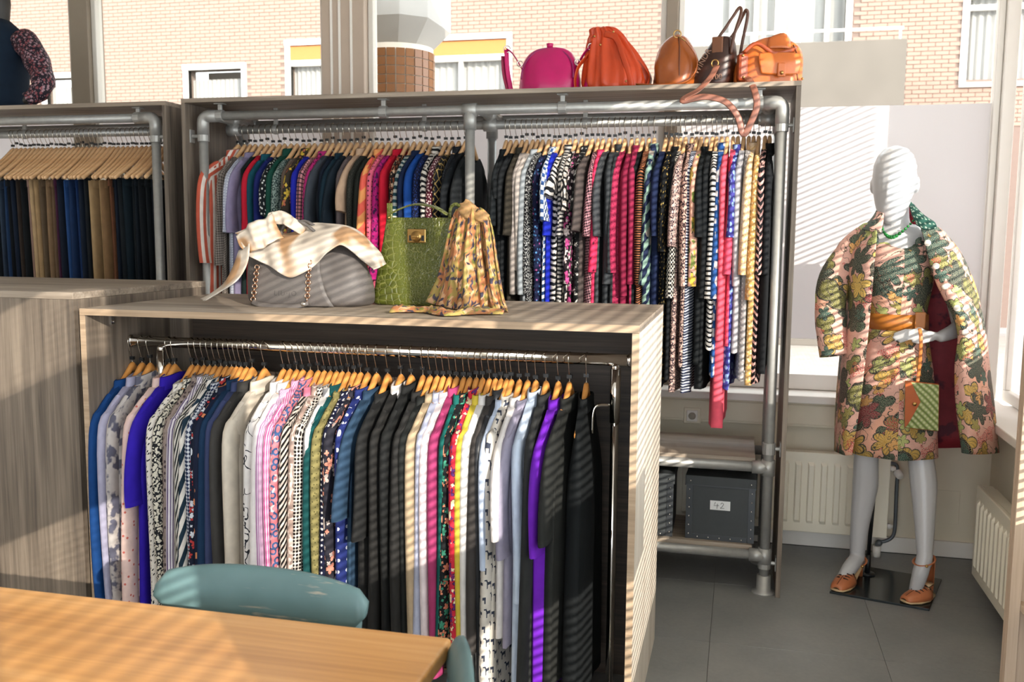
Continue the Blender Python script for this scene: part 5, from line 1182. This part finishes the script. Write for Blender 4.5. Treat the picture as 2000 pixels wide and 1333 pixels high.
# dress, belt, coat, jewellery, clutch
JUNG = fabric('jungle_floral', '#e0aa9c', 'jungle', s=.1, rough=.7); LIN = fabric('crimson_lining', '#8c2a34', 'blot', '#5a1a2c', .09, 0, None, .42, .5)
dr = thing('dress', 'pink dress with big tropical flower print on the mannequin', 'dress', mo); rings = []
for u, v, a, b2, yo in ((1760, 470, .10, .075, 4.15), (1758, 490, .125, .105, 4.14), (1756, 520, .138, .128, 4.13), (1753, 560, .132, .128, 4.135), (1751, 600, .118, .113, 4.14), (1750, 630, .115, .108, 4.145), (1749, 665, .128, .118, 4.145), (1747, 720, .148, .132, 4.145), (1745, 790, .163, .138, 4.145), (1743, 850, .172, .142, 4.145), (1742, 884, .176, .144, 4.145)):
    c = D(u, v, yo); rings.append([c + Vector((a * math.sin(q), -b2 * math.cos(q), (.030 * (abs(math.sin(q))) - .030 * max(0, math.cos(q)) if v < 480 else 0) + 0)) + Vector((0, 0, 0)) + Vector((math.sin(q), -math.cos(q), 0)) * (.006 * math.sin(6 * q + 1) * max(0, (v - 660) / 220)) for q in [2 * PI * k / 48 for k in range(48)]])
MB().rings(rings, True, False, False, flip=True).build('bodice_and_skirt', JUNG, dr, solid=.003)
for s in (-1, 1): MB().tube([D(1752 + s * 42, 478, 4.07), D(1752 + s * 42, 455, 4.12), D(1752 + s * 42, 470, 4.2)], .012, 8, flat=.4).build('shoulder_strap', JUNG, dr)
be = thing('belt', 'smooth tan leather belt around the flowered dress', 'belt', mo)
rings = []
for v in (611, 626, 641):
    c = D(1750, v, 4.142); rings.append([c + Vector((.124 * math.sin(q), -.119 * math.cos(q), 0)) for q in [2 * PI * k / 40 for k in range(40)]])
MB().rings(rings, True, False, False, flip=True).build('strap', leather('belt_leather', '#b8702c', .35), be, solid=.004)
q = D(1797, 626, 4.025); MB().box(q.x - .02, q.x + .02, q.y - .007, q.y - .001, q.z - .033, q.z + .033).build('overlap_end', leather('belt_leather', '#b8702c'), be, smooth=False, bevel=.003)
co = thing('coat', 'open pink coat with bold jungle flower print over the mannequin', 'coat', mo)
def cpatch(name, rows, mat, nu=5, nv=5, amp=.004, fr=6, thick=.005, seed=0, parent=None): return drape(rows, nu, nv, amp, fr, mo, name, mat, parent or co, seed, thick)
cpatch('left_front', [[(1660, 462, 4.26), (1668, 452, 4.2), (1690, 436, 4.13), (1706, 440, 4.07), (1713, 452, 4.04)], [(1650, 510, 4.29), (1652, 512, 4.2), (1668, 514, 4.06), (1690, 514, 4.0), (1708, 512, 3.99)], [(1652, 600, 4.29), (1654, 600, 4.2), (1664, 602, 4.06), (1682, 604, 4.0), (1700, 605, 3.985)], [(1640, 700, 4.31), (1642, 700, 4.2), (1650, 702, 4.06), (1668, 704, 3.985), (1690, 704, 3.97)], [(1632, 800, 4.32), (1634, 802, 4.2), (1640, 805, 4.05), (1655, 806, 3.97), (1678, 802, 3.955)], [(1630, 880, 4.33), (1632, 882, 4.2), (1638, 885, 4.05), (1650, 890, 3.97), (1664, 889, 3.95)]], JUNG, seed=1)
cpatch('right_front', [[(1798, 440, 4.05), (1812, 440, 4.06), (1832, 446, 4.1), (1850, 462, 4.18), (1856, 480, 4.26)], [(1808, 480, 4.0), (1828, 478, 3.99), (1855, 480, 4.03), (1876, 495, 4.12), (1880, 505, 4.24)], [(1826, 545, 3.95), (1846, 540, 3.93), (1878, 545, 3.98), (1903, 558, 4.08), (1905, 565, 4.22)], [(1858, 610, 3.92), (1872, 604, 3.89), (1896, 610, 3.95), (1920, 625, 4.06), (1918, 630, 4.22)], [(1872, 655, 3.91), (1884, 652, 3.885), (1906, 660, 3.94), (1928, 672, 4.06), (1924, 675, 4.22)], [(1866, 715, 3.92), (1884, 712, 3.89), (1910, 718, 3.94), (1934, 726, 4.06), (1930, 728, 4.22)], [(1868, 790, 3.92), (1888, 790, 3.885), (1916, 796, 3.94), (1943, 802, 4.05), (1938, 802, 4.22)], [(1880, 885, 3.92), (1896, 888, 3.88), (1924, 888, 3.93), (1951, 885, 4.05), (1946, 882, 4.22)]], JUNG, seed=4, amp=.007)
cpatch('lining', [[(1790, 440, 4.27), (1825, 446, 4.27), (1856, 475, 4.27)], [(1720, 560, 4.30), (1820, 560, 4.31), (1902, 560, 4.24)], [(1700, 700, 4.32), (1820, 700, 4.33), (1926, 720, 4.25)], [(1690, 872, 4.33), (1820, 876, 4.34), (1942, 872, 4.26)]], LIN, seed=2, amp=.010, fr=9)
cpatch('left_back', [[(1690, 440, 4.27), (1745, 446, 4.28), (1790, 440, 4.275)], [(1650, 560, 4.31), (1690, 560, 4.33), (1722, 560, 4.32)], [(1632, 872, 4.34), (1660, 874, 4.36), (1695, 872, 4.345)]], JUNG, seed=3)
cpatch('left_collar', [[(1706, 425, 4.17), (1714, 408, 4.14), (1722, 398, 4.16)], [(1690, 440, 4.14), (1706, 432, 4.08), (1726, 425, 4.07)], [(1684, 448, 4.12), (1700, 452, 4.055), (1720, 456, 4.04)]], JUNG, seed=2, amp=.002)
cpatch('right_collar', [[(1774, 392, 4.17), (1786, 402, 4.14), (1800, 420, 4.12)], [(1780, 418, 4.09), (1800, 424, 4.06), (1824, 434, 4.07)], [(1790, 440, 4.05), (1806, 448, 4.03), (1830, 446, 4.05)]], fabric('dark_leaf_print', '#1f4a40', 'dots', '#8fa090', .018, 0, None, .45, .7), amp=.002)
cpatch('neck_facing', [[(1722, 398, 4.2), (1748, 405, 4.25), (1775, 394, 4.2)], [(1712, 440, 4.22), (1750, 440, 4.27), (1792, 440, 4.22)]], LIN, amp=.001)
sl = catmull([P(1694, 470, y=4.19) - mo, P(1664, 496, y=4.175) - mo, P(1630, 545, y=4.15) - mo, P(1622, 600, y=4.12) - mo, P(1624, 650, y=4.09) - mo, P(1630, 695, y=4.07) - mo], 5)
MB().tube(sl, [.062 - .0 * i for i in range(6)] + [.058] * 8 + [.056] * 6 + [.054] * (len(sl) - 20), 18, cap=False, flat=1.1).build('sleeve', JUNG, co, solid=.004)
for u, v, y in ((1804, 475, 3.995), (1820, 520, 3.955), (1838, 560, 3.925), (1861, 602, 3.9), (1877, 650, 3.885)): c = P(u + 8, v, y=y - .012) - mo; MB().lathe([(.012, -.004), (.013, 0), (.012, .003)], 14, c=c, axis='y').build('button', plain('pearl_button', '#e3d6c8', .2), co)
nk = thing('necklace', 'green glass bead necklace on the white neck', 'necklace', mo); GB = plain('green_glass_bead', '#1d7a34', .12, 0, .2, 30)
ctr = catmull([D(1722, 444, 4.105), D(1727, 456, 4.085), D(1736, 463, 4.07), D(1747, 462, 4.065), D(1762, 452, 4.075), D(1775, 440, 4.09), D(1786, 428, 4.11)], 5)
for k in range(0, len(ctr), 2): r = .0052 + .0035 * math.exp(-((k - 13) / 8) ** 2); MB().sphere(ctr[k] + Vector((0, -.012, 0)), r, 8, 6).build('bead', GB, nk)
ct = thing('clutch', 'small green woven clutch with tan flap hanging from the hand', 'clutch bag', P(1798, 840, y=3.93), .05); c0 = P(1798, 840, y=3.93); K = lambda u, v, dy=0: (P(u, v, y=3.93 + dy) - c0)
def weave():
    b = NB('green_woven_leather'); c = b.coord('Object'); w_ = b.n('TexWave', {'Vector': b.map(c, (1, 1, 1), (0, .8, 0)), 'Scale': 16.0, 'Distortion': 1.5}); w2 = b.n('TexWave', {'Vector': b.map(c, (1, 1, 1), (0, -.7, 0)), 'Scale': 22.0, 'Distortion': 1.5})
    col = b.mix(w_.outputs[1], lin('#55602c'), lin('#b3b58a')); col = b.mix(b.m_('MULTIPLY', w2.outputs[1], .5), col, lin('#5f7a18')); return b.fin(col, .35)
CT = leather('clutch_tan', '#a8531e', .35)
fr_ = [K(1767, 745), K(1833, 752), K(1832, 842), K(1766, 834)]
MB().rings([[q + Vector((0, -.012, 0)) for q in fr_], [q + Vector((0, .012, 0)) for q in fr_]]).build('body', weave(), ct, smooth=False, bevel=.003)
ff = [K(1767, 745), K(1776, 746), K(1795, 782), K(1792, 792), K(1768, 832)]; ff = [K(1766, 744), K(1778, 746), K(1796, 784), K(1792, 792), K(1770, 830), K(1765, 834)]
MB().rings([[q + Vector((0, -.017, 0)) for q in ff], [q + Vector((0, -.0125, 0)) for q in ff]]).build('flap', CT, ct, smooth=False, bevel=.001); q = K(1784, 788); MB().lathe([(.008, -.022), (.008, -.0172)], 12, c=q, axis='y').build('snap', GOLD, ct)
for a, b2 in ((0, 1), (1, 2), (2, 3)): MB().tube([fr_[a], fr_[b2]], .0035, 6).build('edging', CT, ct)
strap([K(1796, 642, .0), K(1798, 660, -.02), K(1797, 700, -.01), K(1794, 730, 0), K(1792, 746, 0)], .014, .004, 5, up=(0, -1, 0)).build('wrist_loop', leather('orange_loop', '#cc7a3c'), ct)
# ------------------------------------------------------------ bust on top of the left rack
b0 = Vector((-3.66, 4.12, 2.094)); bu = thing('mannequin_torso', 'dark mannequin torso on top of the left rack', 'mannequin', b0); mb = MB()
DB = lambda u, v, y=4.12: P(u, v, y=y) - b0
blob([DB(-2, 0, 4.12), DB(-6, 40, 4.12), DB(-10, 70, 4.12)], [.055, .058, .07]); blob([DB(-70, 85), DB(-10, 78), DB(48, 85)], [.05, .07, .05]); blob([DB(-12, 90), DB(-12, 130), (.0 + DB(-12, 150).x, 0, .10)], [.11, .12, .115]); MB
blob([DB(50, 85), DB(76, 130, 4.1), DB(86, 165, 4.06)], [.05, .042, .034]); blob([DB(86, 165, 4.06), DB(72, 185, 4.02), DB(52, 196, 4.0)], [.034, .028, .02]); mb.tube([(DB(-12, 150).x, 0, .001), (DB(-12, 150).x, 0, .1)], .1, 20)
bo = mb.build('body', plain('dark_bust', '#2a2724', .5), bu); md = bo.modifiers.new('join', 'REMESH'); md.mode = 'VOXEL'; md.voxel_size = .007; md.use_smooth_shade = True
VEST = fabric('navy_vest_cloth', '#0c1d2e'); SLV = fabric('dark_floral_sleeve', '#1a1420', 'floral', '#a08088', .018, 0, '#8a4a50', rough=.6)
ve = thing('vest', 'dark navy sleeveless vest on the mannequin torso', 'vest', b0); rings = []
for v, a, b2 in ((36, .06, .065), (52, .11, .10), (70, .165, .125), (95, .178, .15), (130, .172, .155), (165, .165, .155), (198, .17, .158), (222, .176, .16)):
    c = DB(-12, v); rings.append([c + Vector((a * math.sin(q), -b2 * math.cos(q), 0)) for q in [2 * PI * k / 36 for k in range(36)]])
zmin = min(p[2] for r in rings for p in r)
rings = [[Vector((p[0], p[1], max(p[2], .004 + .001 * i))) for p in r] for i, r in enumerate(rings)]
MB().rings(rings, True, False, False, flip=True).build('body', VEST, ve, solid=.004)
bl = thing('blouse', 'dark flower-print blouse sleeve bent on the mannequin torso', 'blouse', b0)
pts = catmull([DB(44, 78, 4.12), DB(62, 100, 4.10), DB(76, 130, 4.08), DB(84, 156, 4.05), DB(81, 173, 4.02), DB(68, 187, 4.0), DB(54, 196, 3.985)], 5); n_ = len(pts)
MB().tube(pts, [.064 - .030 * (i / (n_ - 1)) ** 1.6 + .003 * math.sin(i * .9) for i in range(n_)], 18).build('sleeve', SLV, bl)
